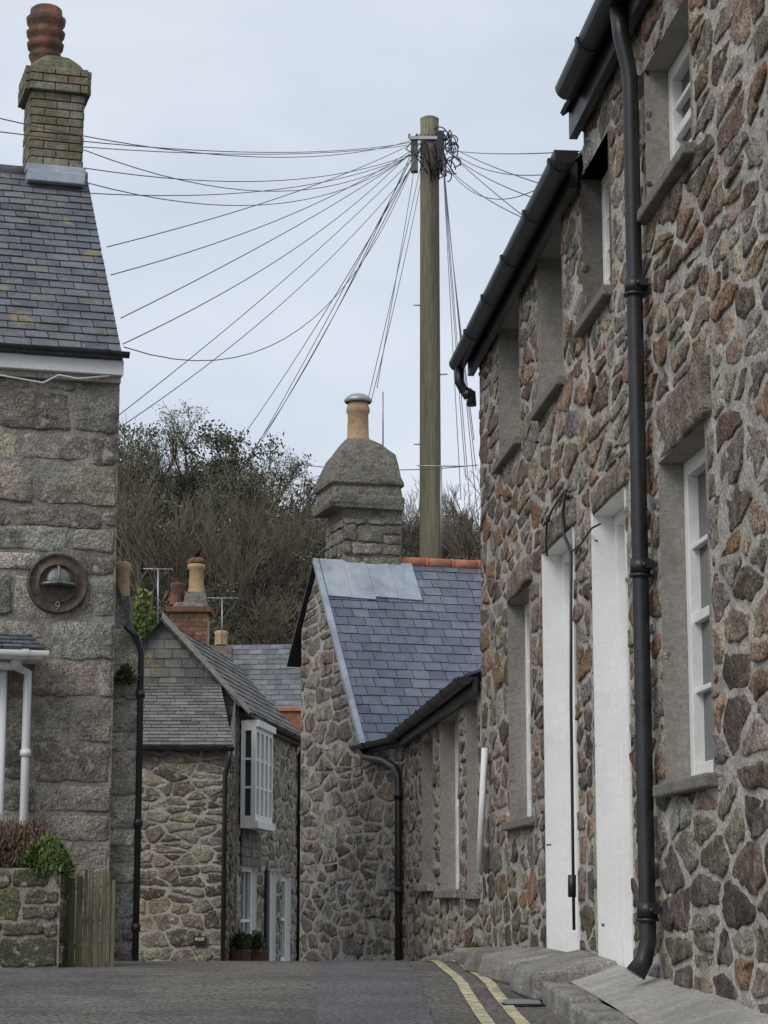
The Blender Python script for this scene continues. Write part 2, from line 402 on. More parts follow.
for (y0,y1,d0,d1,h) in ((11.0,11.9,.03,.40,.04),(12.1,13.2,.03,.38,.035),(13.3,14.1,.02,.34,.02),(14.2,15.2,.02,.30,.02)):
    p=[]
    for up in (0,1):
        for y_,d in ((y0,d1),(y0,d0),(y1,d0),(y1,d1)):
            x=wallx(y_)-d+rng.uniform(-.04,.04); zb=pav(y_)+(road(y_)+.1-pav(y_))*min(1,d/(wallx(y_)-kerbx(y_)))
            p.append((x,y_,(zb-.1) if not up else zb+h+rng.uniform(-.012,.012)))
    mb.hexa(p,'granite_slab')
mb.obj('doorstep_slabs',bevel=.025)
mb=MB(); gy=11.0; gx=kerbx(gy)-.2
mb.box((gx+.09,gy,rz(gx+.09,gy)+.004),.2,.34,.012,'black_paint')
for k in range(7): mb.box((gx+.09,gy-.135+.045*k,rz(gx,gy)+.014),.17,.018,.012,'tin')
mb.obj('drain_grate')
# ------------------------------------------------------------ RIGHT HOUSE
house=empty('terraced_stone_house')
pR=palette([(.26,.18,.125),(.32,.245,.18),(.31,.275,.235),(.17,.13,.10),(.37,.305,.235),(.21,.15,.11),(.30,.215,.15),(.29,.265,.235),(.25,.21,.17),(.35,.31,.26),(.28,.175,.11),(.35,.27,.19),(.22,.20,.175)],.25)
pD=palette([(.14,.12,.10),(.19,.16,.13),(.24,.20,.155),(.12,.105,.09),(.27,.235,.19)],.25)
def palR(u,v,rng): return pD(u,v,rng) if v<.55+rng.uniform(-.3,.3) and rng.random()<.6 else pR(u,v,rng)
def rect(F,x0,x1,yt,yb):
    ua,_=F.hit(x0,(yt+yb)/2); ub,_=F.hit(x1,(yt+yb)/2)
    _,vt=F.hit(x0,yt); _,vb=F.hit(x0,yb); return [min(ua,ub),max(ua,ub),vb,vt]
U0=-4.0; UE=RW.hit(482,700)[0]; Ustep=RW.hit(583,110)[0]
win_up=[rect(RW,646,692,-70,215),rect(RW,583,611,100,328),rect(RW,539,564,205,412),rect(RW,500,521,305,466)]
win_lo=[rect(RW,664,712,460,785),rect(RW,510,532,604,822)]
doors=[rect(RW,599,631,512,1000),rect(RW,548,578,552,1000)]
for d in doors: d[2]=pav(d[1])-.1
VA=4.28; VB=3.98
for w in win_up: w[3]=min(w[3],VB-.05)
win_up[0][3]=3.9
extra=[[5.9,6.8,2.75,3.7],[5.7,6.6,.55,1.95],[3.0,3.9,2.75,3.7],[3.2,4.1,-1.2,1.2]]
ops=[(*w,.17,'render') for w in win_up[:2]+win_lo+[extra[0],extra[1],extra[2]]]+[(*w,.19,'render') for w in win_up[2:]]+[(*d,.16,'white_paint') for d in doors]+[(*extra[3],.16,'white_paint')]
mb=MB(); panel(mb,RW,U0,Ustep,-2.5,VA,ops,'mortar'); panel(mb,RW,Ustep,UE,-2.5,VB,[o for o in ops],'mortar')
lintels=[]
for w,dz in ((win_lo[0],.27),(win_lo[1],.2),(doors[0],.16),(doors[1],.16),(extra[1],.25)): lintels.append((w[0]-.1,w[1]+.1,w[3],w[3]+dz))
rng=random.Random(11)
stone_ops=[o[:4] for o in ops]+lintels
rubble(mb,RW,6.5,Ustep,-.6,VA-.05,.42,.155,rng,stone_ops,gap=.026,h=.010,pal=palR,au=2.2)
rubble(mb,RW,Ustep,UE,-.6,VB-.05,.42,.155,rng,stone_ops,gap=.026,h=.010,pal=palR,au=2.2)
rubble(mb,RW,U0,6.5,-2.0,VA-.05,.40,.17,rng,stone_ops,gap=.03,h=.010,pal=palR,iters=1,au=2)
for l in lintels:
    stone(mb,RW,[(l[0],l[2]),(l[1],l[2]),(l[1],l[3]),(l[0],l[3])],.014,.018,(.26,.21,.17),.05,2,'stone',rng)
for u,t in ((U0,VA),(UE,VB)):
    mb.face([RW.P(u,-2.5,0),RW.P(u,-2.5,-5.5),RW.P(u,t,-5.5),RW.P(u,t+2.2,-2.75),RW.P(u,t,0)],'mortar')
mb.face([RW.P(Ustep,VB,0),RW.P(Ustep,VB,-5.5),RW.P(Ustep,VA,-5.5),RW.P(Ustep,VA+2.2,-2.75),RW.P(Ustep,VA,0)],'mortar')
mb.face([RW.P(U0,-2.5,-5.5),RW.P(UE,-2.5,-5.5),RW.P(UE,VB,-5.5),RW.P(U0,VB,-5.5)],'mortar')
mb.obj('walls',house)
mb=MB()
for w in win_up[:2]+win_lo+extra[:3]: window(mb,RW,w[0],w[1],w[2],w[3],-.105,2,4,fr=.07,bar=.024)
for w in win_up[2:]: window(mb,RW,w[0],w[1],w[2],w[3],-.15,2,4)
mb.obj('windows',house,bevel=.004)
mb=MB()
for d in doors+[extra[3]]:
    u0,u1,v0,v1=d
    fbox(mb,RW,u0,u0+.06,v0,v1,-.17,-.10,'white_paint'); fbox(mb,RW,u1-.06,u1,v0,v1,-.17,-.10,'white_paint'); fbox(mb,RW,u0+.06,u1-.06,v1-.06,v1,-.17,-.102,'white_paint')
    fbox(mb,RW,u0+.06,u1-.06,v0,v1-.06,-.2,-.15,'white_paint')
    for a,b in ((.12,.45),(.55,.9)):
        for c0,c1 in ((.08,.48),(.55,.92)):
            fbox(mb,RW,u0+(u1-u0)*a,u0+(u1-u0)*b,v0+(v1-v0)*c0,v0+(v1-v0)*c1,-.16,-.143,'white_paint')
    fbox(mb,RW,u1+.002,u1+.035,v0,v1+.03,-.01,.016,'white_paint')
mb.obj('doors',house,bevel=.004)
mb=MB()
for w in win_up+win_lo+extra[:3]:
    fbox(mb,RW,w[0]-.05,w[1]+.05,w[2]-.06,w[2]-.004,-.15,.06,'sill')
mb.obj('window_sills',house,bevel=.01)
mb=MB(); palS=palette([(.10,.115,.14),(.12,.13,.15),(.085,.095,.115)],.18)
for a,b,t in ((U0,Ustep,VA),(Ustep,UE+.15,VB)):
    O=RW.P(a,t+.0,.12); U=RW.P(1,0,0)-RW.P(0,0,0); Sd=(RW.P(0,2.2+.1,-2.75)-RW.P(0,0,.12)).normalized(); Nn=U.cross(Sd); Nn=Nn if Nn.z>0 else -Nn
    L=(RW.P(0,2.3,-2.75)-RW.P(0,0,.12)).length
    slates(mb,O,U,Sd,Nn,[(0,0),(b-a,0),(b-a,L),(0,L)],.3,.25,'slate',palS,rng)
    mb.face([RW.P(a,t,-5.6),RW.P(b,t,-5.6),RW.P(b,t+2.3,-2.75),RW.P(a,t+2.3,-2.75)],'slate',(.1,.11,.13))
mb.obj('roof',house)
mb=MB()
fbox(mb,RW,Ustep,UE+.06,VB-.12,VB+.03,.035,.08,'black_paint'); fbox(mb,RW,U0,Ustep+.0,VA-.14,VA+.03,.035,.08,'black_paint')
gutter(mb,RW,Ustep-.30,UE+.10,VB-.01,.15,.066); gutter(mb,RW,U0,Ustep-.35,VA+.02,.15,.066)
e=RW.P(UE+.0,VB-.08,.15)
mb.tube([e,e+Vector((0,0,-.10)),RW.P(UE+.0,VB-.24,.12),RW.P(UE+.0,VB-.27,.06),RW.P(UE+.0,VB-.36,.06)],.036,'black_paint')
mb.tube([RW.P(UE+.0,VB-.25,.10),RW.P(UE+.0,VB-.29,.075)],.045,'black_paint')
mb.obj('gutters',house)
mb=MB()
PO=.07
ud,_=RW.hit(641,600,PO)
bz=pav(ud)+.04
mb.tube([RW.P(ud,VA-.05,.12),RW.P(ud,VA-.2,.11),RW.P(ud,VA-.34,PO+.01),RW.P(ud,VA-.42,PO),RW.P(ud,bz+.12,PO),RW.P(ud,bz+.04,PO+.02),RW.P(ud,bz-.02,PO+.06)],[.044,.040,.039,.038,.038,.040,.047],'black_paint',14)
for yy_ in (297,577,910):
    _,v=RW.hit(641,yy_)
    mb.tube([RW.P(ud,v-.035,PO),RW.P(ud,v+.035,PO)],.047,'black_paint',14)
    mb.tube([RW.P(ud,v-.05,PO),RW.P(ud,v-.035,PO)],.052,'black_paint',14)
    fbox(mb,RW,ud-.08,ud+.08,v-.016,v+.016,.02,.06,'black_paint')
    for q in (-.065,.065): mb.tube([RW.P(ud+q,v,.05),RW.P(ud+q,v,.075)],.012,'black_paint',8)
mb.obj('drainpipe',house)
mb=MB()
def wp(px,py,o=.035): u,v=RW.hit(px,py,o); return RW.P(u,v,o)
mb.tube([wp(566,490),wp(560,498),wp(552,510),wp(547,522),wp(546,540),wp(547,556)],.007,'black_paint',6)
mb.tube([wp(566,490),wp(563,512),wp(564,535),wp(571,552),wp(571,700),wp(573,860),wp(574,930)],.009,'black_paint',6)
mb.tube([wp(571,552),wp(580,545),wp(592,528),wp(600,524)],.006,'black_paint',6)
mb.tube([wp(572,875,.045),wp(572,897,.045)],.022,'black_paint',8)
mb.obj('wall_cables',house)
mb=MB(); a=RW.P(*RW.hit(485,748,.05),.05); b=RW.P(*RW.hit(479,872,.08),.08); mb.tube([a,b],.024,'white_paint',6); mb.obj('white_board',house)
# ------------------------------------------------------------ LOW COTTAGE WITH CHIMNEY
cot=empty('chimney_cottage')
u405=RW.hit(406,880)[0]; G0=RW.P(u405,0); a,b=sight(299,880); YG=25.0
G=Frame(G0.x,G0.y,a*YG-G0.x,YG-G0.y,1)
uL=G.hit(300,880)[0]; uP,vP=G.hit(319,562); uD,vD=G.hit(366,745); uE,vE=G.hit(292,668)
VC=1.62
pG=palette([(.28,.235,.19),(.34,.285,.225),(.30,.275,.24),(.20,.165,.135),(.38,.33,.27),(.25,.19,.145),(.27,.245,.21)],.22)
mb=MB(); ve=vP-(vP-vE)*(uL-uP)/(uE-uP)
for poly in ([(0,-3),(uD,-3),(uD,vD),(0,vD)],[(uD,-3),(uL,-3),(uL,ve),(uP,vP),(uD,vD)]): mb.face([G.P(*q) for q in poly],'mortar')
sl1=(vP-vD)/(uP-uD); sl2=(vP-ve)/(uL-uP)
def limG(u,v):
    if u<uD: return [(0,1,vD)]
    return [(-sl1,1,vD-sl1*uD),(sl2,1,vP+sl2*uP)]
rubble(mb,G,0,uL,-1.4,vP,.6,.17,rng,(),limG,gap=.026,h=.013,pal=pG,m='stone',au=2.4)
mb.face([G.P(uL,-3,0),G.P(uL,-3,-5),G.P(uL,ve,-5),G.P(uL,ve,0)],'mortar')
mb.face([G.P(0,-3,-5),G.P(uL,-3,-5),G.P(uL,ve,-5),G.P(uP,vP,-5),G.P(uD,vD,-5),G.P(0,vD,-5)],'mortar')
cw=[rect(RW,441,460,722,890),rect(RW,423,434,742,884),rect(RW,468,479,700,890)]
cops=[(*w,.2,'render') for w in cw]
panel(mb,RW,UE+.02,u405,-3,VC-.03,cops,'mortar')
rubble(mb,RW,UE+.02,u405,-1.2,VC-.05,.36,.14,rng,[o[:4] for o in cops],gap=.04,h=.013,pal=pG,au=2)
mb.obj('walls',cot)
mb=MB()
for w in cw: window(mb,RW,*w,-.12,2,4)
mb.obj('windows',cot)
mb=MB()
for w in cw: fbox(mb,RW,w[0]-.04,w[1]+.04,w[2]-.07,w[2]-.003,-.12,.06,'granite_slab')
mb.obj('window_sills',cot,bevel=.01)
mb=MB()
back=(G.P(0,0,-1)-G.P(0,0,0)).normalized()
up1=(G.P(uP,vP)-G.P(uD,vD)); L1=up1.length; n1=back.cross(up1).normalized(); n1=n1 if n1.z>0 else -n1
palB=palette([(.135,.155,.20),(.15,.17,.21),(.12,.14,.185),(.165,.18,.215)],.12)
slates(mb,G.P(uD,vD)+n1*.03-back*.05-up1.normalized()*.12,back,up1,n1,[(0,0),(5.6,0),(5.6,L1+.12),(0,L1+.12)],.2,.135,'slate',palB,rng,t=.009)
up2=(G.P(uP,vP)-G.P(uE,vE)); n2=back.cross(up2).normalized(); n2=n2 if n2.z>0 else -n2
slates(mb,G.P(uE,vE)+n2*.03-back*.06,back,up2,n2,[(0,0),(5.2,0),(5.2,up2.length),(0,up2.length)],.25,.17,'slate',palB,rng)
O=RW.P(UE+.05,VC+.02,.10); U=RW.P(1,0)-RW.P(0,0); Sd=(RW.P(0,math.tan(math.radians(20)),-1)-RW.P(0,0,0)).normalized(); Nn=U.cross(Sd); Nn=Nn if Nn.z>0 else -Nn
slates(mb,O,U,Sd,Nn,[(0,0),(u405-UE,0),(u405-UE,1.6),(0,3)],.25,.17,'slate',palB,rng)
mb.obj('roof',cot)
mb=MB()
e1=up1.normalized(); O1=G.P(uD,vD)+n1*.05-back*.05
def RP(u,s,o=.0): return O1+back*u+e1*s+n1*o
mb.hexa([RP(-.03,-.1,-.05),RP(.03,-.1,-.05),RP(.03,L1,-.05),RP(-.03,L1,-.05),RP(-.03,-.1,.008),RP(.03,-.1,.008),RP(.03,L1,.008),RP(-.03,L1,.008)],'lead')
for k in range(4):
    q0=.04+k*.27; s_=.62+.02*math.sin(k*2.1)
    mb.hexa([RP(q0,L1-s_,-.015),RP(q0+.268,L1-s_-.01,-.015),RP(q0+.268,L1-.01,-.015),RP(q0,L1-.01,-.015)]+[RP(q0,L1-s_,.010),RP(q0+.268,L1-s_-.01,.008),RP(q0+.268,L1-.01,.012),RP(q0,L1-.01,.013)],'lead')
mb.obj('lead_flashing',cot,bevel=.004)
mb=MB()
k=.95
while k<5.4:
    pts_=[G.P(uP,vP+.04,-k),G.P(uP,vP+.04,-k-.30)]
    mb.tube(pts_,.065,'terracotta',10); mb.tube([G.P(uP,vP+.04,-k-.29),G.P(uP,vP+.04,-k-.32)],.072,'terracotta',10); k+=.31
mb.obj('ridge_tiles',cot)
mb=MB(); rot=math.atan2(G.dy,G.dx)-math.pi/2
YC=G.P(uP,0,-.35).y+.34
cc=S(364,540,YC); cx_,cy_=cc.x,cc.y
z1=S(366,514,YC).z; z2=S(366,503,YC).z; z3=S(366,490,YC).z; z4=S(366,455,YC).z; z5=S(358,440,YC).z; zb=z1-1.6
pxm=YC/2200
w0=78*pxm/1.24; w1=100*pxm/1.24
shx=-.07
def sq(cx,cy,z,w,rd,n=6,off=0.):
    out=[]
    for c in range(4):
        a0=rot+c*math.pi/2
        for k in range(n):
            an=a0+(k/(n-1))*math.pi/2
            ccx=(w/2-rd)*(1 if c in(0,3) else -1); ccy=(w/2-rd)*(1 if c in(0,1) else -1)
            X=ccx*math.cos(rot)-ccy*math.sin(rot)+rd*math.cos(an); Y_=ccx*math.sin(rot)+ccy*math.cos(rot)+rd*math.sin(an)
            nz=1+off*mnoise.noise(Vector((X*6,Y_*6,z*6)))
            out.append((cx+X*nz,cy+Y_*nz,z+off*.25*mnoise.noise(Vector((X*4,Y_*4,z*3+7)))))
    return out
prof=[(zb,w0,.02,0),(z1-.10,w0,.02,0),(z1-.02,w0*1.02,.02,0),(z1,w1*.98,.03,1),(z1+.05,w1*1.0,.03,1),(z2,w1*.99,.03,1),(z2+.015,w1*.90,.04,1),(z3-.03,w1*.87,.05,1),(z3,w1*.94,.05,1),(z3+.04,w1*.93,.06,1),(z3+(z4-z3)*.25,w1*.88,.06,.9),(z3+(z4-z3)*.6,w1*.81,.07,.8),(z3+(z4-z3)*.9,w1*.73,.08,.7),(z4+.02,w1*.64,.10,.7),(z4+(z5-z4)*.6,w1*.50,.12,.8),(z5,w1*.30,.1,1)]
rings=[[mb.av(q) for q in sq(cx_+shx*s_,cy_,z,w,rd,off=.10)] for z,w,rd,s_ in prof]
for ri,(a,b) in enumerate(zip(rings,rings[1:])):
    n=len(a)
    for k in range(n): mb.fi((a[k],a[(k+1)%n],b[(k+1)%n],b[k]),'chimney_render',sm=ri>8)
mb.fi(rings[-1],'chimney_render')
mb.obj('chimney_stack',cot)
mb=MB()
ax_,ay_=cx_-w0/2*math.cos(rot)+w0/2*math.sin(rot),cy_-w0/2*math.sin(rot)-w0/2*math.cos(rot)
pCh=palette([(.28,.26,.21),(.22,.2,.16),(.31,.28,.22),(.25,.22,.17)],.2)
FS=Frame(ax_,ay_,math.cos(rot),math.sin(rot),-1); coursed(mb,FS,.01,w0-.01,z1-1.2,z1-.12,.28,.17,rng,gap=.03,h=.010,pal=pCh)
FS2=Frame(ax_,ay_,-math.sin(rot),math.cos(rot),1); coursed(mb,FS2,.01,w0-.01,z1-1.2,z1-.12,.28,.17,rng,gap=.03,h=.010,pal=pCh)
mb.obj('chimney_stones',cot)
mb=MB()
pc=S(358,440,YC); zt=S(358,403,YC).z; h=zt-pc.z
mb.lathe((pc.x,pc.y,pc.z-.05),[(.15,0),(.14,.05),(.125,.08),(.118,h*.8),(.135,h*.85),(.135,h*.95),(.12,h+.02),(.12,h+.05)],'pot_cream')
mb.lathe((pc.x,pc.y,zt),[(.15,0),(.165,.02),(.15,.05),(.10,.09),(.03,.11)],'tin')
mb.obj('chimney_pot',cot)
mb=MB()
gutter(mb,RW,UE+.0,u405+.02,VC,.12,.055); fbox(mb,RW,UE+.02,u405,VC-.12,VC+.0,.025,.065,'black_paint')
gutter(mb,G,-.05,uD+.12,VC-.02,.09,.05)
fbox(mb,G,0.02,uD+.05,VC-.10,VC-.0,.02,.04,'black_paint')
mb.tube([G.P(uD-.1,VC-.07,.09),G.P(uD-.2,VC-.15,.08),G.P(.5,VC-.22,.07),G.P(.12,VC-.32,.065),G.P(.03,VC-.42,.065),G.P(.03,-1.5,.065)],.036,'black_paint')
for v in (1.0,.1): mb.tube([G.P(.03,v,.065),G.P(.03,v+.07,.065)],.047,'black_paint')
mb.obj('gutter_and_drainpipe',cot)
mb=MB(); p=S(383,447,YC+.1); mb.tube([p,S(383,392,YC+.1)],.008,'tin',6); mb.obj('mast',cot)
# ------------------------------------------------------------ LEFT HOUSE
lh=empty('granite_house')
cx0,_=sight(113,700); YL=17.0
F1=Frame(cx0*YL,YL,-.958,-.287,1)
if F1.ny>0: F1.nx,F1.ny=-F1.nx,-F1.ny
VL=F1.hit(115,378)[1]
pL=palette([(.335,.31,.26),(.28,.26,.215),(.375,.35,.30),(.23,.21,.18),(.31,.29,.25),(.32,.285,.23),(.27,.255,.22)],.2)
fop=[(1.25,2.15,1.9,3.2,.12,'render'),(.86,1.7,-1.2,1.28,.2,'render')]
mb=MB(); panel(mb,F1,0,6,-2.5,VL,fop,'mortar_dark')
coursed(mb,F1,.0,6,-.9,VL,.46,.28,rng,[o[:4] for o in fop],gap=.034,h=.013,pal=pL)
bx,by=-.287,.958
F2=Frame(F1.x,F1.y,bx,by,-1)
mb.face([F2.P(0,-2.5),F2.P(3.9,-2.5),F2.P(3.9,VL),F2.P(1.95,VL+2.0),F2.P(0,VL)],'mortar_dark')
mb.face([F1.P(0,-2.5,-3.9),F1.P(6,-2.5,-3.9),F1.P(6,VL,-3.9),F1.P(0,VL,-3.9)],'mortar_dark')
mb.obj('walls',lh)
mb=MB(); window(mb,F1,*fop[0][:4],-.1); window(mb,F1,*fop[1][:4],-.15,2,4); mb.obj('windows',lh)
mb=MB()
zr=F1.P(0,VL+.12,.12); U=F1.P(1,0)-F1.P(0,0); TN=1.04; upv=Vector((bx,by,0))*1.0+Vector((0,0,TN)); upv=upv.normalized(); nn=U.cross(upv).normalized(); nn=nn if nn.z>0 else -nn
LR=2.1*math.hypot(1,TN)
slates(mb,zr-U*.0,U,upv,nn,[(0,0),(6.2,0),(6.2,LR),(0,LR)],.2,.115,'slate_old',palette([(.125,.135,.15),(.145,.15,.16),(.11,.118,.135),(.155,.155,.155),(.135,.142,.155)],.12),rng,t=.012)
top_=zr+upv*LR
mb.face([top_-U*.0,top_+U*6.2,top_+U*6.2+Vector((bx,by,-TN))*2.1,top_-U*.0+Vector((bx,by,-TN))*2.1],'slate_old',(.12,.13,.14))
mb.tube([top_-U*.0,top_+U*6.2],.055,'slate_old',8,col=(.2,.2,.2))
mb.obj('roof',lh)
mb=MB()
fbox(mb,F1,-.01,6.1,VL+.0,VL+.12,.0,.11,'white_paint'); fbox(mb,F1,.0,6.1,VL-.05,VL-.003,.0,.05,'mortar')
gutter(mb,F1,-.04,6.1,VL+.17,.165,.042)
mb.obj('fascia_and_gutter',lh,bevel=.004)
mb=MB()
mb.tube([F1.P(.1,VL-.01,.1),F1.P(.35,VL-.05,.1),F1.P(.5,VL-.03,.1),F1.P(.62,VL-.10,.09),F1.P(.9,VL-.07,.1),F1.P(1.4,VL-.02,.1)],.007,'white_plastic',6)
mb.obj('cable_clip',lh)
YCl=top_.y
mb=MB(); ccx=S(52,180,YCl); rl=math.atan2(F1.dy,F1.dx)+math.pi
zt1=S(54,98,YCl).z; zt2=S(54,84,YCl).z; zb1=top_.z-.5
wl=64/2200*YCl/1.2
mb.box((ccx.x,ccx.y,(zb1+zt1)/2),wl-.03,wl-.03,zt1-zb1,'mortar_dark',rl)
pb=palette([(.22,.195,.145),(.20,.17,.125),(.19,.18,.13),(.25,.225,.17),(.21,.155,.11)],.2)
z=zb1;k=0; bh=.076
while z<zt2+.0:
    grow=0.0 if z<zt1-.04 else .03
    for side in range(4):
        an=rl+side*math.pi/2; W=wl+grow*2; u=-W/2-( .11 if k%2 else 0)
        while u<W/2:
            a=max(u+.004,-W/2); b=min(u+.221,W/2)
            if b-a>.02:
                m_=(a+b)/2; X=m_; Yv=-W/2+rng.uniform(-.003,.003)
                px_=ccx.x+X*math.cos(an)-Yv*math.sin(an); py_=ccx.y+X*math.sin(an)+Yv*math.cos(an)
                mb.box((px_,py_,z+bh/2),b-a,.022+grow*1.6,bh-.010,'brick',an,pb(0,0,rng))
            u+=.225
    z+=bh;k+=1
ztop=z
mb.obj('chimney_bricks',lh,bevel=.004)
mb=MB()
rings=[]
for z,w,rd in ((ztop-.02,wl*1.08,.05),(ztop+.02,wl*1.07,.08),(ztop+.07,wl*.92,.12),(ztop+.12,wl*.68,.12),(ztop+.17,wl*.45,.08)):
    rr=[]
    for i in range(28):
        an=2*math.pi*i/28; k_=1/max(abs(math.cos(an)),abs(math.sin(an))); k_=min(k_,1.3)
        rr.append(mb.av((ccx.x+w/2*k_*math.cos(an+rl)*(1+.08*mnoise.noise(Vector((an*3,z*9,0)))),ccx.y+w/2*k_*math.sin(an+rl),z+.03*mnoise.noise(Vector((an*4,z*4,2))))))
    rings.append(rr)
for a,b in zip(rings,rings[1:]):
    for k in range(28): mb.fi((a[k],a[(k+1)%28],b[(k+1)%28],b[k]),'moss',sm=True)
mb.fi(rings[-1],'moss'); mb.obj('chimney_flaunching',lh)
mb=MB(); pb_=S(45,70,YCl).z-.03; r0=.15
mb.lathe((S(45,60,YCl).x,ccx.y,pb_),[(r0*.8,0),(r0*.85,.1),(r0*.95,.13),(r0,.16),(r0*.9,.18),(r0*.9,.20),(r0*1.05,.22),(r0*1.12,.27),(r0*.98,.29),(r0*.98,.31),(r0*1.12,.34),(r0*1.18,.38),(r0*1.02,.40),(r0*1.02,.43),(r0*1.15,.46),(r0*1.2,.51),(r0*1.0,.53),(r0*.95,.6),(r0*.8,.62)],'pot_dark',24)
mb.obj('chimney_pot',lh)
mb=MB(); mb.box((ccx.x,ccx.y,top_.z+.0),wl+.07,wl+.07,.07,'lead',rl); mb.box((ccx.x,ccx.y-.02,top_.z-.10),wl+.05,wl+.2,.10,'lead',rl); mb.obj('chimney_flashing',lh,bevel=.01)
pl=empty('fire_helmet_plaque'); mb=MB()
u,v=F1.hit(57,584); C=F1.P(u,v,.03); nrm=Vector((F1.nx,F1.ny,0)); r=30/2200*YL*1.02
def disc(mb,C,nrm,prof,m,n=40):
    x=Vector((0,0,1)).cross(nrm).normalized(); z=Vector((0,0,1)); rings=[]
    for rad,o in prof: rings.append([mb.av(C+nrm*o+(x*math.cos(2*math.pi*k/n)+z*math.sin(2*math.pi*k/n))*rad) for k in range(n)])
    for a,b in zip(rings,rings[1:]):
        for k in range(n): mb.fi((a[k],a[(k+1)%n],b[(k+1)%n],b[k]),m,sm=True)
    mb.fi(rings[-1],m)
disc(mb,C,nrm,[(r,-.03),(r,.012),(r*.99,.022),(r*.93,.026),(r*.90,.016),(r*.66,.014),(r*.64,.022),(r*.6,.022),(r*.58,.0)],'bronze')
mb.obj('disc',pl)
mb=MB()
hx=Vector((0,0,1)).cross(nrm).normalized(); hc=C+Vector((0,0,.01))
rings=[]
for i in range(9):
    t=i/8*math.pi/2; rings.append([mb.av(hc+hx*(math.cos(2*math.pi*k/24)*r*.40*math.cos(t))+nrm*(.02+(math.sin(2*math.pi*k/24)*.5+.5)*.07*math.cos(t))+Vector((0,0,r*.46*math.sin(t)))) for k in range(24)])
for a,b in zip(rings,rings[1:]):
    for k in range(24): mb.fi((a[k],a[(k+1)%24],b[(k+1)%24],b[k]),'helmet',sm=True)
brim=[hc+hx*(math.cos(a_)*r*.52)+nrm*(.05+.045*math.sin(a_))+Vector((0,0,-.012-.012*abs(math.cos(a_)))) for a_ in np.linspace(0,2*math.pi,25)]
mb.tube(brim,.014,'helmet',6)
comb=[hc+nrm*(.03+.05*math.cos(t))+Vector((0,0,r*.50*math.sin(t))) for t in np.linspace(0,math.pi/2,8)]
mb.tube(comb,.012,'helmet',6); mb.obj('helmet',pl)
tc=bpy.data.curves.new('number_nine','FONT'); tc.body='9'; tc.size=.09; tc.extrude=.004; tc.align_x='CENTER'; to=bpy.data.objects.new('number_nine',tc); bpy.context.scene.collection.objects.link(to)
to.location=C+nrm*.022+Vector((0,0,-r*.88)); to.rotation_euler=(math.pi/2,0,math.atan2(nrm.y,nrm.x)+math.pi/2); tc.materials.append(MATS['render']); to.parent=pl
mb=MB(); ue,ve_=F1.hit(36,655)
O=F1.P(ue,ve_-.0,.42); U=F1.P(1,0)-F1.P(0,0); Sd=(F1.P(0,.16,0)-F1.P(0,0,.42)).normalized(); nn=U.cross(Sd); nn=nn if nn.z>0 else -nn
slates(mb,O,U,Sd,nn,[(0,0),(1.6,0),(1.6,.44),(.05,.44)],.16,.12,'slate_old',palS,rng)
fbox(mb,F1,ue,ue+1.6,ve_-.075,ve_-.02,.02,.40,'white_paint'); gutter(mb,F1,ue-.03,ue+1.6,ve_-.02,.46,.04,'white_plastic')
mb.obj('porch_canopy',lh)
mb=MB(); u1,_=F1.hit(27,700,.2); u2,v2=F1.hit(2,700,.2)
mb.tube([F1.P(u2+.1,ve_-.12,.3),F1.P(u1+.1,ve_-.12,.25),F1.P(u1,ve_-.16,.2),F1.P(u1,ve_-.26,.2),F1.P(u1,-.9,.2)],.032,'white_plastic')
mb.tube([F1.P(u2,ve_-.1,.2),F1.P(u2,-.9,.2)],.036,'white_plastic'); mb.tube([F1.P(u1+.10,ve_-.05,.3),F1.P(u1+.1,ve_-.14,.28)],.045,'white_plastic')
for v in (.4,1.1): mb.tube([F1.P(u1,v,.2),F1.P(u1,v+.05,.2)],.042,'white_plastic')
mb.obj('white_drainpipes',lh)
YP=14.6
FP=Frame(S(60,900,YP).x,YP,-1,0,1)
if FP.ny>0: FP.ny=-FP.ny
vt=FP.hit(30,868)[1]
mb=MB(); fbox(mb,FP,0,4,-1.2,vt,-.45,0,'mortar_dark')
pM=palette([(.13,.115,.085),(.17,.14,.105),(.11,.11,.07),(.20,.16,.12)],.2)
coursed(mb,FP,0,4,-.6,vt,.34,.17,rng,gap=.018,h=.02,pal=pM)
FPs=Frame(FP.x,FP.y,0,1,-1); coursed(mb,FPs,0,.45,-.6,vt,.3,.17,rng,gap=.02,h=.02,pal=pM)
mb.obj('planter_wall')
mb=MB(); x=S(62,900,YP+.2).x; xe=S(114,900,YP+.2).x; k=0
while x<xe:
    w=rng.uniform(.025,.05); h=S(90,866+abs(k-4)*2.6,YP+.2).z+rng.uniform(-.035,.025)
    mb.box((x+w/2,YP+.2+rng.uniform(-.01,.01),(h-.8)/2),w-.004,.02,h+.8,'plank',rng.uniform(-.1,.1),top=.85); x+=w;k+=1
mb.obj('plank_fence',bevel=.003)
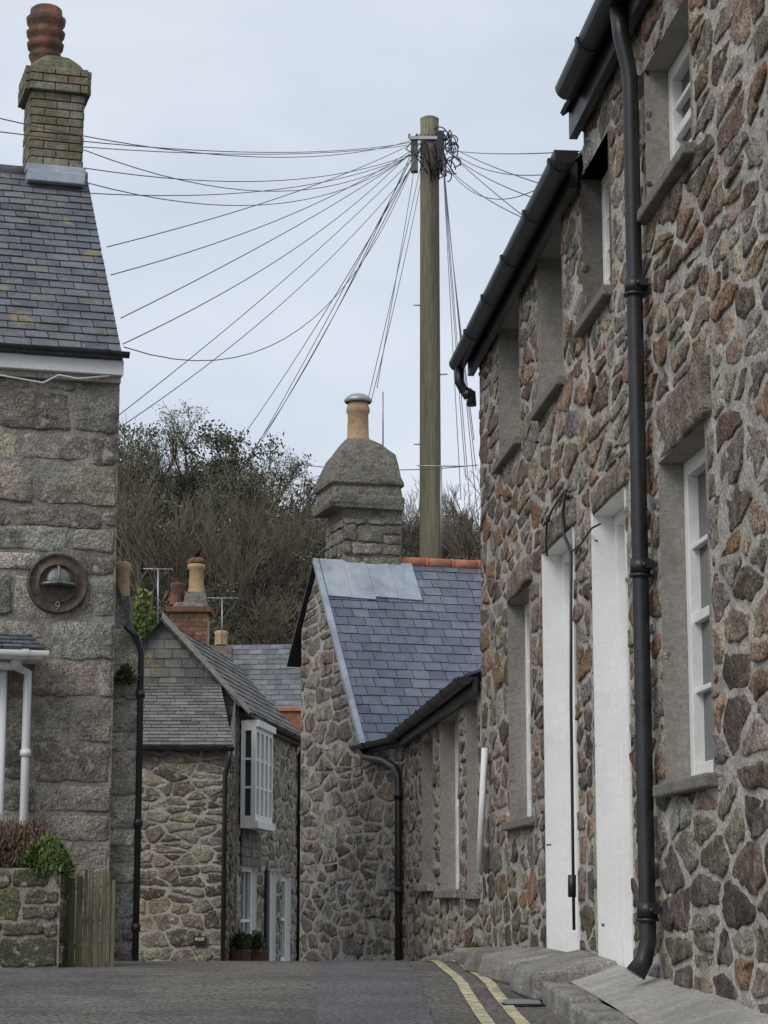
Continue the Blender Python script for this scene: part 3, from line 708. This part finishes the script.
def plant(name,c,sx,sy,sz,n,cols,ls,up=.3,sticks=0,parent=None):
    mb=MB()
    for i in range(n):
        a=rng.uniform(0,2*math.pi); r_=math.sqrt(rng.random()); z=rng.random()
        kk=(1-.6*z*z)
        p=Vector(c)+Vector((math.cos(a)*r_*sx*kk,math.sin(a)*r_*sy*kk,z*sz*(.7+.5*mnoise.noise(Vector((a*2.5,r_*4,0))))))
        d=Vector((rng.uniform(-1,1),rng.uniform(-1,1),rng.uniform(-.3,1)+up)).normalized(); s_=d.orthogonal().normalized()
        s_=s_*math.cos(a)+d.cross(s_)*math.sin(a); l=ls*rng.uniform(.6,1.4); w=l*.22
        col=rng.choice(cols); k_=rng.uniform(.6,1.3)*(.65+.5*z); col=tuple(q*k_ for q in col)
        mb.face([p,p+d*l*.5+s_*w,p+d*l,p+d*l*.5-s_*w],'leaf',col)
    for i in range(sticks):
        a=rng.uniform(0,2*math.pi); p=Vector(c)+Vector((math.cos(a)*sx*.8*rng.random(),math.sin(a)*sy*.7,0))
        mb.tube([p,p+Vector((rng.uniform(-.08,.08),0,sz*rng.uniform(.7,1.2)))],[.005,.0015],'twig',4)
    return mb.obj(name,parent)
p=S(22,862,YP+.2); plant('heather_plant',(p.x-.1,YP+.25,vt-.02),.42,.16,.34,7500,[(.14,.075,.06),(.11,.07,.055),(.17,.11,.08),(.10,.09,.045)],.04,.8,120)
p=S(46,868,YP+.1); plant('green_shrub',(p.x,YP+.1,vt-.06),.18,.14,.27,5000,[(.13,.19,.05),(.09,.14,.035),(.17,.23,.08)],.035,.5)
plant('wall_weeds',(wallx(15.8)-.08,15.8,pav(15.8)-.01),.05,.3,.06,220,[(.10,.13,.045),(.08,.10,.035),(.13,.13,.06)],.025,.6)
# ------------------------------------------------------------ narrow quoined annexe beside the granite house
nq=empty('quoined_house'); YM=17.3
FM=Frame(S(137,800,YM).x,YM,-1,-.14,1)
if FM.ny>0: FM.nx,FM.ny=-FM.nx,-FM.ny
vt1=FM.hit(138,655)[1]; vt2=FM.hit(116,592)[1]; um=FM.hit(116,700)[0]; slm=(vt2-vt1)/um
mb=MB(); pk=um+.25; WM=1.0
mb.face([FM.P(0,-2.5),FM.P(WM,-2.5),FM.P(WM,vt1),FM.P(pk,vt1+slm*pk),FM.P(0,vt1)],'mortar')
pQ=palette([(.46,.44,.39),(.40,.38,.335),(.50,.47,.41),(.36,.34,.30)],.1)
coursed(mb,FM,0,.3,-1.1,vt1+slm*.3,.4,.24,rng,gap=.018,h=.016,pal=pQ,limits=lambda u,v:[(-slm,1,vt1)])
FM2=Frame(FM.x,FM.y,-.14,1,-1); mb.face([FM2.P(0,-2.5),FM2.P(5,-2.5),FM2.P(5,vt1),FM2.P(0,vt1)],'mortar')
coursed(mb,FM2,0,5,-1.1,vt1,.35,.24,rng,gap=.03,h=.012,pal=pL)
mb.obj('walls',nq)
mb=MB()
for a,b in (((0,vt1),(pk,vt1+slm*pk)),((pk,vt1+slm*pk),(WM,vt1))):
    mb.hexa([FM.P(a[0],a[1]+.003,.04),FM.P(b[0],b[1]+.003,.04),FM.P(b[0],b[1]+.003,-5),FM.P(a[0],a[1]+.003,-5)]+[FM.P(a[0],a[1]+.045,.04),FM.P(b[0],b[1]+.045,.04),FM.P(b[0],b[1]+.045,-5),FM.P(a[0],a[1]+.045,-5)],'slate_old',(.13,.14,.15))
mb.obj('roof',nq)
YMc=YM+1.2
mb=MB(); c=S(122,620,YMc); zt=S(119,598,YMc).z
mb.box((c.x-.05,c.y,zt-.4),.26,.26,.8,'chimney_render'); mb.lathe((S(122,600,YMc).x,c.y,zt),[(.07,0),(.065,.06),(.055,.22),(.07,.25),(.07,.29),(.05,.31)],'pot_cream',14); mb.obj('chimney',nq)
mb=MB(); top=FM.hit(138,640)[1]
mb.tube([FM.P(.12,top+.1,.1),FM.P(.03,top+.02,.07),FM.P(-.01,top-.1,.045),FM.P(-.01,-1.4,.045)],.026,'black_paint')
for v in (1.6,.6,-.2): mb.tube([FM.P(-.01,v,.045),FM.P(-.01,v+.06,.045)],.035,'black_paint')
mb.obj('drainpipe',nq)
p=S(126,672,YM-.05); plant('wall_fern',(p.x,YM-.1,p.z-.1),.08,.05,.14,300,[(.09,.16,.03),(.06,.10,.03)],.05,.2)
# ------------------------------------------------------------ bay window house
bh_=empty('bay_window_house'); YN=28.0; YN2=30.2
FN=Frame(S(226,850,YN).x,YN,-1,0,1)
if FN.ny>0: FN.ny=-FN.ny
vn=FN.hit(200,746)[1]
pN=palette([(.27,.22,.165),(.21,.17,.125),(.30,.26,.20),(.16,.13,.095),(.33,.28,.21),(.24,.22,.18)],.22)
mb=MB(); mb.face([FN.P(0,-3),FN.P(4,-3),FN.P(4,vn),FN.P(0,vn)],'mortar')
rubble(mb,FN,0,4,-1.6,vn,.33,.15,rng,gap=.028,h=.016,pal=pN,iters=2,m='stone_lichen')
FNs=Frame(FN.x,FN.y,-.02,1,-1); LN=YN2-YN; mb.face([FNs.P(0,-3),FNs.P(LN,-3),FNs.P(LN,vn+.9),FNs.P(0,vn)],'mortar'); rubble(mb,FNs,0,LN,-1.6,vn,.33,.18,rng,gap=.04,h=.02,pal=pN,iters=1)
FG=Frame(S(238,800,YN2).x,YN2,-1,0,1)
if FG.ny>0: FG.ny=-FG.ny
ug,vg=FG.hit(163,621); ve0=FG.hit(238,706)[1]
mb.face([FG.P(0,-3),FG.P(2*ug,-3),FG.P(2*ug,ve0),FG.P(ug,vg),FG.P(0,ve0)],'mortar_dark')
FF=Frame(FG.x,FG.y,S(297,800,35.4).x-FG.x,35.4-FG.y,-1)
LF=5.25; fo=[(.25,1.5,-1.0,.55,.12,'white_paint'),(2.3,3.2,-1.6,.5,.12,'white_paint'),(3.7,4.6,-.9,.45,.12,'white_paint')]
panel(mb,FF,0,LF,-3,ve0,fo,'mortar'); rubble(mb,FF,0,LF,-1.8,ve0,.42,.2,rng,[o[:4] for o in fo],gap=.05,h=.02,pal=palette([(.33,.30,.25),(.27,.23,.18),(.38,.34,.28)]),iters=1)
mb.obj('walls',bh_)
mb=MB(); palO=palette([(.145,.14,.13),(.17,.165,.15),(.12,.12,.115),(.19,.18,.16)],.15)
slates(mb,FG.P(0,ve0-.9,.02),FG.P(1,0)-FG.P(0,0),(0,0,1),(0,-1,0),[(0,0),(2*ug,0),(2*ug,.9),(ug,vg-ve0+.9),(0,.9)],.24,.13,'slate_old',palO,rng,base=False)
O=FN.P(-.08,vn,.12); vtp=S(200,682,YN2).z; Sd=(Vector((0,YN2-YN+.12,vtp-vn))).normalized(); U=Vector((-1,0,0)); nn=Vector((0,-Sd.z,Sd.y)); LL=math.hypot(YN2-YN+.12,vtp-vn)
slates(mb,O,U,Sd,nn,[(0,0),(4,0),(4,LL),(.35,LL)],.24,.13,'slate_old',palO,rng)
ridge=FG.P(ug,vg,.15); U=Vector((FF.dx,FF.dy,0)); dn=(FG.P(-.15,ve0-.12,.15)-ridge); L_=dn.length; n_=U.cross(dn).normalized(); n_=n_ if n_.z>0 else -n_
slates(mb,FG.P(-.12,ve0-.1,.15),U,-dn,n_,[(0,0),(LF+.2,0),(LF+.2,L_),(0,L_)],.26,.16,'slate_old',palO,rng)
mb.face([ridge,ridge+U*5.4,ridge+U*5.4+Vector((-ug-.1,0,-(vg-ve0)-.1)),ridge+Vector((-ug-.1,0,-(vg-ve0)-.1))],'slate_old',(.13,.13,.12))
mb.obj('roof',bh_)
mb=MB()
a=FG.P(-.15,ve0-.13,.17); b=FG.P(ug,vg+.02,.17); up=Vector((0,0,.10))
mb.hexa([a,b,b+Vector((0,.06,0)),a+Vector((0,.06,0)),a+up,b+up,b+up+Vector((0,.06,0)),a+up+Vector((0,.06,0))],'render')
gutter(mb,FF,-.1,LF+.2,ve0-.1,.16,.055); gutter(mb,FN,-.1,4,vn-.02,.14,.05)
fbox(mb,FF,0,LF,ve0-.2,ve0-.08,.03,.11,'black_paint')
mb.tube([FN.P(-.05,vn-.07,.14),FN.P(-.02,vn-.25,.06),FN.P(.02,vn-.35,.06),FN.P(.02,-2,.06)],.03,'black_paint')
mb.tube([FF.P(LF-.1,ve0-.1,.16),FF.P(LF-.1,ve0-.35,.06),FF.P(LF-.1,-2.5,.06)],.045,'black_paint')
mb.tube([FF.P(1.9,.5,.09),FF.P(1.9,-2.5,.09)],.04,'black_paint')
mb.obj('gutters_and_bargeboard',bh_)
mb=MB(); of=.24; u0=.0; u1=FF.hit(273,780,of)[0]; vb_,vt_=FF.hit(240,824)[1],FF.hit(240,724)[1]
fbox(mb,FF,u0,u1,vb_-.06,vb_+.04,.035,of+.04,'white_paint'); fbox(mb,FF,u0,u1,vt_-.04,vt_+.05,.035,of+.04,'white_paint')
Fo=Frame(FF.P(0,0,of).x,FF.P(0,0,of).y,FF.dx,FF.dy,-1)
for k in range(4):
    a=u0+.02+(u1-u0-.04)*k/4; window(mb,Fo,a,a+(u1-u0-.04)/4-.004,vb_+.04,vt_-.04,0,1,3,fr=.07,bar=.03)
Fe=Frame(FF.P(u0,0,0).x,FF.P(u0,0,0).y,FF.nx,FF.ny,-1)
if (Fe.nx*FF.dx+Fe.ny*FF.dy)>0: Fe.nx,Fe.ny=-Fe.nx,-Fe.ny
window(mb,Fe,.035,of-.002,vb_+.04,vt_-.04,0,1,3,fr=.055,bar=.03)
mb.obj('bay_window',bh_)
mb=MB(); slates(mb,FF.P(u0+.1,vb_-.55,.04),FF.P(1,0)-FF.P(0,0),(0,0,1),(FF.nx,FF.ny,0),[(0,0),(1.5,0),(1.5,.48),(0,.48)],.2,.12,'slate_old',palO,rng); mb.obj('slate_apron',bh_)
mb=MB()
for o in fo: window(mb,FF,*o[:4],-.06,3 if o[0]<1 else 1,2,fr=.09)
mb.obj('ground_floor_windows',bh_)
mb=MB(); u,v=FN.hit(200,941); fbox(mb,FN,u-.07,u+.07,v-.06,v+.06,.03,.05,'black_paint'); fbox(mb,FN,u-.055,u+.055,v+.005,v+.045,.05,.054,'yellow_line'); mb.obj('wall_sign',bh_)
for px_ in (240,256):
    pp=FF.P(FF.hit(px_,940,.3)[0],0,.3); z=S(px_,952,pp.y).z
    pe_=empty('potted_plant'); mb=MB(); mb.lathe((pp.x,pp.y,z-.5),[(.10,0),(.14,.5),(.15,.52),(.13,.53)],'pot_dark',14); o_=mb.obj('pot',pe_)
    plant('foliage',(pp.x,pp.y,z),.14,.14,.26,400,[(.07,.10,.045),(.10,.13,.06)],.07,.6,0,pe_)
# ------------------------------------------------------------ far roofs & chimneys
fh=empty('far_slate_house'); mb=MB(); YO=42.
FO=Frame(S(300,700,YO).x,YO,-1,.12,1)
if FO.ny>0: FO.nx,FO.ny=-FO.nx,-FO.ny
vo=S(260,722,YO).z; vo2=S(260,642,YO+1.8).z
mb.face([FO.P(-1.0,-3.2),FO.P(5,-3.2),FO.P(5,vo),FO.P(-1.0,vo)],'mortar')
mb.face([FO.P(-1,-3.2),FO.P(-1,-3.2,-4),FO.P(-1,vo,-4),FO.P(-1,vo2,-2),FO.P(-1,vo)],'mortar')
slates(mb,FO.P(-1,vo,.1),FO.P(1,0)-FO.P(0,0),FO.P(0,vo2,-2)-FO.P(0,vo,.1),(0,-.7,.7),[(0,0),(6,0),(6,2.7),(0,2.7)],.28,.18,'slate_old',palette([(.15,.16,.17),(.18,.185,.19),(.13,.135,.14)],.1),rng)
mb.face([FO.P(-1,vo,-4.1),FO.P(5,vo,-4.1),FO.P(5,vo2,-2),FO.P(-1,vo2,-2)],'slate',(.15,.16,.17))
mb.obj('walls_and_roof',fh)
mb=MB(); 
a=S(284,712,40.5); mb.box((a.x+.35,a.y+.2,a.z-2),.9,.8,4.0,'brick',col=(.30,.13,.08)); mb.box((a.x+.35,a.y+.2,a.z+.03),1.0,.9,.06,'terracotta'); mb.obj('brick_lean_to',fh)
ch=empty('brick_chimney'); YQ=37.; mb=MB(); pbr=palette([(.19,.085,.06),(.16,.07,.05),(.22,.105,.075)],.2)
c=S(190,620,YQ); zt=S(190,614,YQ).z; w=38/2200*YQ
mb.box((c.x,c.y,zt-1.7),w-.03,.6,3.4,'mortar'); z=zt-1.6;k=0
while z<zt-.0:
    u=-w/2-(.11 if k%2 else 0)
    while u<w/2:
        a_,b_=max(u,-w/2),min(u+.21,w/2)
        if b_-a_>.03:mb.box((c.x+(a_+b_)/2,c.y-.3,z+.033),b_-a_,.04,.066,'brick',0,pbr(0,0,rng))
        u+=.22
    z+=.075;k+=1
mb.box((c.x,c.y,zt+.04),w+.12,.75,.09,'brick',0,(.18,.08,.055)); mb.box((c.x,c.y,zt+.12),w*.9,.6,.1,'chimney_render',top=.8)
mb.obj('stack',ch); mb=MB()
xq=S(196,600,YQ).x
mb.box((xq,c.y,zt+.22),.42,.42,.28,'chimney_render',top=.8)
mb.lathe((xq,c.y,zt+.35),[(.15,0),(.13,.1),(.115,.4),(.15,.43),(.15,.5)],'pot_cream',16); mb.lathe((xq,c.y,zt+.86),[(.16,0),(.17,.05),(.1,.1)],'pot_dark',16)
mb.lathe((S(177,600,YQ).x,c.y,zt+.15),[(.13,0),(.12,.1),(.11,.3),(.12,.36),(.10,.38)],'pot_dark',16)
q=S(221,640,YQ+6); mb.lathe((q.x,q.y,q.z-.1),[(.13,0),(.12,.2),(.14,.25),(.1,.28)],'pot_cream',14); q2=S(221,642,YQ+6); mb.box((q2.x,q2.y,q2.z-.5),.45,.45,.8,'chimney_render')
mb.obj('pots',ch)
def aerial(name,px,py0,py1,Yd,half,nb,rot=0.,e=.07):
    mb=MB(); b=S(px,py0,Yd); t=S(px,py1,Yd); mb.tube([b,t],.011,'tin',6)
    d=Vector((math.cos(rot),math.sin(rot),.03)); mb.tube([t-d*half,t+d*half],.007,'tin',6); pe=Vector((-d.y,d.x,0))*.8+Vector((0,0,.25)); pe.normalize()
    for k in range(nb):
        q=t-d*half+d*(2*half*k/(nb-1)); mb.tube([q-pe*e,q+pe*e],.005,'tin',5)
    mb.obj(name)
aerial('tv_aerial',158,625,569,30.5,.2,5,.3); aerial('tv_aerial',222,645,598,42,.3,6,.2,.09); aerial('tv_aerial',441,560,466,25.5,.28,7,.2,.06)
# ------------------------------------------------------------ utility pole
up_=empty('utility_pole'); YU=33.; base=S(431,905,YU); tz=S(430,121,YU).z; x0=base.x; xt=S(429.5,121,YU).x
mb=MB(); n=24; pth=[];rr=[]
for i in range(n+1):
    t=i/n; pth.append((x0+(xt-x0)*t,YU,-2.2+(tz+2.2)*t)); rr.append(.19-.045*t)
mb.tube(pth,rr,'pole_wood',18); mb.lathe((xt,YU,tz),[(.145,-.01),(.15,.03),(.10,.06)],'pole_wood',14); mb.obj('pole',up_)
mb=MB(); hub=Vector((xt,YU,S(430,150,YU).z))
mb.box((xt-.24,YU-.05,hub.z-.1),.11,.16,.55,'granite_slab'); mb.box((xt-.1,YU-.16,hub.z+.14),.44,.05,.05,'tin')
mb.box((xt+.17,YU-.1,hub.z-.05),.11,.18,.6,'black_paint')
for k in range(26):
    c=hub+Vector((rng.uniform(.10,.40),rng.uniform(-.25,.05),rng.uniform(-.5,.22))); r_=rng.uniform(.05,.16); ax=rng.uniform(0,3.14); el=rng.uniform(.6,1.6)
    mb.tube([c+Vector((math.cos(ax)*math.cos(t)*r_,math.sin(ax)*math.cos(t)*r_*.6,math.sin(t)*r_*el)) for t in np.linspace(0,rng.uniform(3.5,6.28),14)],.010,'black_paint',5)
for k in range(6): mb.tube([(xt-.32+.13*k,YU-.1,hub.z+.16),(xt-.32+.13*k,YU-.1,hub.z+.23)],[.02,.015],'granite_slab',8)
for k in range(9):
    c=hub+Vector((-.2+.06*k,-.17,.2)); mb.tube([c,c+Vector((rng.uniform(-.2,.2),0,-.25)),c+Vector((.1,0,-rng.uniform(.4,.8)))],.011,'black_paint',5)
mb.obj('cable_head',up_)
mb=MB()
for k in range(6):
    z=tz-3-1.1*k; s_=1 if k%2 else -1; mb.tube([(xt+s_*.12,YU,z),(xt+s_*.26,YU-.03,z)],.012,'tin',6)
mb.obj('steps',up_)
mb=MB()
def wire(a,b,sag,r=.009):
    pts=[a.lerp(b,t)-Vector((0,0,sag*4*t*(1-t))) for t in np.linspace(0,1,22)]; mb.tube(pts,r,'cable',5,cap=False)
W=[(-60,104,15,.35),(-60,124,15,.2),(84,147,19.5,.12),(84,150,18.5,.55),(84,168,18,.3),(84,182,18,.5),(84,193,18,.25),(107,247,17.6,.12),(111,275,17.5,.2),(121,318,17.3,.1),(123,344,17.2,.25),(124,347,17.1,1.2),(119,415,20,.12),(113,432,20,.3),(246,432,44,.15),(254,448,46,.35),(243,470,48,.1),(262,440,45,.15),(368,400,24,.05),(371,402,24,.12),(377,388,24,.05)]
for i,(px_,py_,Yd,sg) in enumerate(W):
    wire(hub+Vector((-.2+.04*(i%5),-.12,.14-.035*(i%7))),S(px_,py_,Yd),sg,.0048 if Yd<30 else .0068)
for i,(px_,py_,Yd,sg) in enumerate([(560,190,16,.05),(600,165,15,.25),(575,255,15,.05),(590,215,14,.12),(600,150,14,.05),(478,520,24,.05),(470,505,26,.05),(461,500,27,.03),(476,470,25,.15),(466,480,26,.1),(560,175,18,.4),(540,225,17,.1),(474,440,22,.1)]):
    wire(hub+Vector((.2,-.1,.1-.03*i)),S(px_,py_,Yd),sg,.005)
a=S(270,460,30); wire(a,S(478,465,27),.1,.006)
mb.obj('overhead_wires')
# ------------------------------------------------------------ trees
def make_tree(seed,H,leafy,cols=None,spread=.5,ls=.16,lv=5,nleaf=26,flat=1.0,keep=.65):
    rg=random.Random(seed); mb=MB(); tips=[]
    st=[(Vector((0,0,-.3)),Vector((rg.uniform(-.1,.1),rg.uniform(-.1,.1),1)).normalized(),H*.34,H*.018,0)]
    while st:
        p,d,l,r,lev=st.pop(); pts=[p];rr=[r];segs=3 if lev<3 else 2
        for k in range(segs):
            d=(d+Vector((rg.uniform(-.26,.26),rg.uniform(-.26,.26),rg.uniform(-.05,.16)))).normalized(); pts.append(pts[-1]+d*l/segs); rr.append(r*(1-.38*(k+1)/segs))
        mb.tube(pts,[max(q,.008) for q in rr],'bark' if lev<3 else 'twig',5 if lev<2 else 3,cap=False)
        if lev>=lv: tips.append(pts[-1]); continue
        if lev>=3: tips.append(pts[-1])
        for c in range(rg.choice((3,4,4)) if lev else 5):
            t=rg.uniform(.35,1) if c else 1; i=min(segs-1,int(t*segs)); q=pts[i].lerp(pts[i+1],t*segs-i) if t<1 else pts[-1]
            sp=spread*rg.uniform(.7,1.5); nd=(d+Vector((rg.gauss(0,sp),rg.gauss(0,sp),rg.uniform(-.1,.3)))).normalized()
            st.append((q,nd,l*rg.uniform(.55,.78),r*.56,lev+1))
    if leafy:
        for q in tips:
            if rg.random()>keep: continue
            sh=rg.uniform(.5,1.5)
            for k in range(nleaf):
                c=q+Vector((rg.gauss(0,.17),rg.gauss(0,.17),rg.gauss(0,.09*flat))); d=Vector((rg.uniform(-1,1),rg.uniform(-1,1),rg.uniform(-.6,.9))).normalized(); s_=d.orthogonal().normalized()*ls*.25; l=ls*rg.uniform(.6,1.3)
                cc_=rg.choice(cols); mb.face([c,c+d*l*.5+s_,c+d*l,c+d*l*.5-s_],'leaf',tuple(x*sh*rg.uniform(.8,1.2) for x in cc_))
    o=mb.obj('tmp'); me=o.data; bpy.data.objects.remove(o); return me
ev=[make_tree(20+i,8,True,[(.085,.10,.058),(.105,.115,.065),(.07,.082,.05)],.5,.11,4,34,1,.5) for i in range(3)]
ol=[make_tree(30+i,7,True,[(.16,.145,.095),(.135,.13,.082),(.11,.12,.07)],.5,.11,4,16,1,.55) for i in range(3)]
ba=[make_tree(40+i,8,False,None,.40,.1,5) for i in range(3)]
def place(me,name,x,y,h,base_h,parent=None,rz_=None,wk=1.):
    o=bpy.data.objects.new(name,me); bpy.context.scene.collection.objects.link(o); s_=h/base_h
    w=s_*rng.uniform(.85,1.05)*wk; o.scale=(w,w,s_); o.location=(x,y,hill(x,y)-.1); o.rotation_euler=(0,0,rng.uniform(0,6.28) if rz_ is None else rz_)
    if parent: o.parent=parent
    return o
def mh(me): return max(v.co.z for v in me.vertices)
HH={m:mh(m) for m in ev+ol+ba}
for (px_,py_,Yd,me,nm) in ((122,420,70,ol[0],'broadleaf_tree'),(146,422,76,ol[1],'broadleaf_tree'),(182,406,72,ev[0],'evergreen_tree'),(208,396,76,ev[2],'evergreen_tree'),(234,412,72,ev[1],'evergreen_tree'),(258,434,76,ev[0],'evergreen_tree'),(274,456,70,ev[2],'evergreen_tree'),(166,420,80,ba[1],'bare_tree'),(288,472,68,ba[0],'bare_tree'),(304,480,74,ba[1],'bare_tree'),(250,470,66,ba[2],'bare_tree'),(134,438,66,ba[0],'bare_tree'),(412,470,80,ba[1],'bare_tree'),(432,478,84,ba[2],'bare_tree'),(452,482,82,ba[0],'bare_tree'),(472,460,78,ba[1],'bare_tree'),(392,485,90,ba[0],'bare_tree'),(330,500,92,ol[1],'broadleaf_tree'),(408,508,86,ol[0],'broadleaf_tree'),(460,508,90,ol[2],'broadleaf_tree')):
    t=S(px_,py_,Yd); h=t.z-hill(t.x,Yd); place(me,nm,t.x,Yd,max(3,h),HH[me],None,None,.8)
wd=empty('hillside_woodland')
for i in range(170):
    y=rng.uniform(60,102); x=rng.uniform(-34,26) if i<70 else rng.uniform(-15,6)
    me=rng.choice(ol+ol+ba[:1]+[ev[0],ev[1],ev[2]]); lim=S(0,rng.uniform(450,490) if x<-4.5*y/80 else 518,y).z-hill(x,y); h=min(rng.uniform(3.5,6.5),max(1.8,lim))
    place(me,'wood_tree',x,y,h,HH[me],wd,None,1.1)
for i in range(90):
    y=rng.uniform(52,78); x=rng.uniform(-14,3); me=rng.choice(ol+ba[:2]); place(me,'thicket',x,y,rng.uniform(1.8,3),HH[me],wd,None,1.3)
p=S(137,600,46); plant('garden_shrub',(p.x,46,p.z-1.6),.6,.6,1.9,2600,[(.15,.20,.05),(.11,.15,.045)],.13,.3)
# ------------------------------------------------------------ camera, light, world
cam=bpy.data.cameras.new('camera'); co=bpy.data.objects.new('camera',cam); bpy.context.scene.collection.objects.link(co)
cam.sensor_width=36; cam.lens=FPX/1024*36; cam.clip_end=3000; cam.clip_start=.1
co.location=(0,0,0); co.rotation_euler=(math.pi/2+PITCH,0,0); bpy.context.scene.camera=co
sun=bpy.data.lights.new('sun','SUN'); sun.energy=1.5; sun.angle=math.radians(30); sun.color=(1,.965,.92); so=bpy.data.objects.new('sun',sun); bpy.context.scene.collection.objects.link(so)
az=math.radians(-143); el=math.radians(42)
sd_=Vector((math.sin(az)*math.cos(el),math.cos(az)*math.cos(el),math.sin(el)))
so.rotation_euler=sd_.to_track_quat('Z','Y').to_euler()
w=bpy.data.worlds.new('World'); bpy.context.scene.world=w; w.use_nodes=True; nt=w.node_tree; bg=nt.nodes['Background']
sky=nt.nodes.new('ShaderNodeTexSky'); sky.sky_type='NISHITA'; sky.sun_disc=False; sky.sun_elevation=el; sky.sun_rotation=az
tc_=nt.nodes.new('ShaderNodeTexCoord'); mp=nt.nodes.new('ShaderNodeMapping'); mp.inputs['Scale'].default_value=(1,1,2.5); nt.links.new(tc_.outputs['Generated'],mp.inputs['Vector'])
no=nt.nodes.new('ShaderNodeTexNoise'); no.inputs['Scale'].default_value=4.5; no.inputs['Detail'].default_value=4; nt.links.new(mp.outputs['Vector'],no.inputs['Vector'])
cr=nt.nodes.new('ShaderNodeValToRGB'); cr.color_ramp.elements[0].position=.32; cr.color_ramp.elements[0].color=(5.0,5.55,6.5,1); cr.color_ramp.elements[1].position=.68; cr.color_ramp.elements[1].color=(6.6,7.05,7.75,1); nt.links.new(no.outputs['Fac'],cr.inputs['Fac'])
mx=nt.nodes.new('ShaderNodeMix'); mx.data_type='RGBA'; mx.inputs[0].default_value=.88; nt.links.new(sky.outputs['Color'],mx.inputs[6]); nt.links.new(cr.outputs['Color'],mx.inputs[7])
nt.links.new(mx.outputs[2],bg.inputs['Color']); bg.inputs['Strength'].default_value=.12
sc=bpy.context.scene; sc.view_settings.view_transform='Standard'; sc.view_settings.look='None'; sc.view_settings.exposure=0
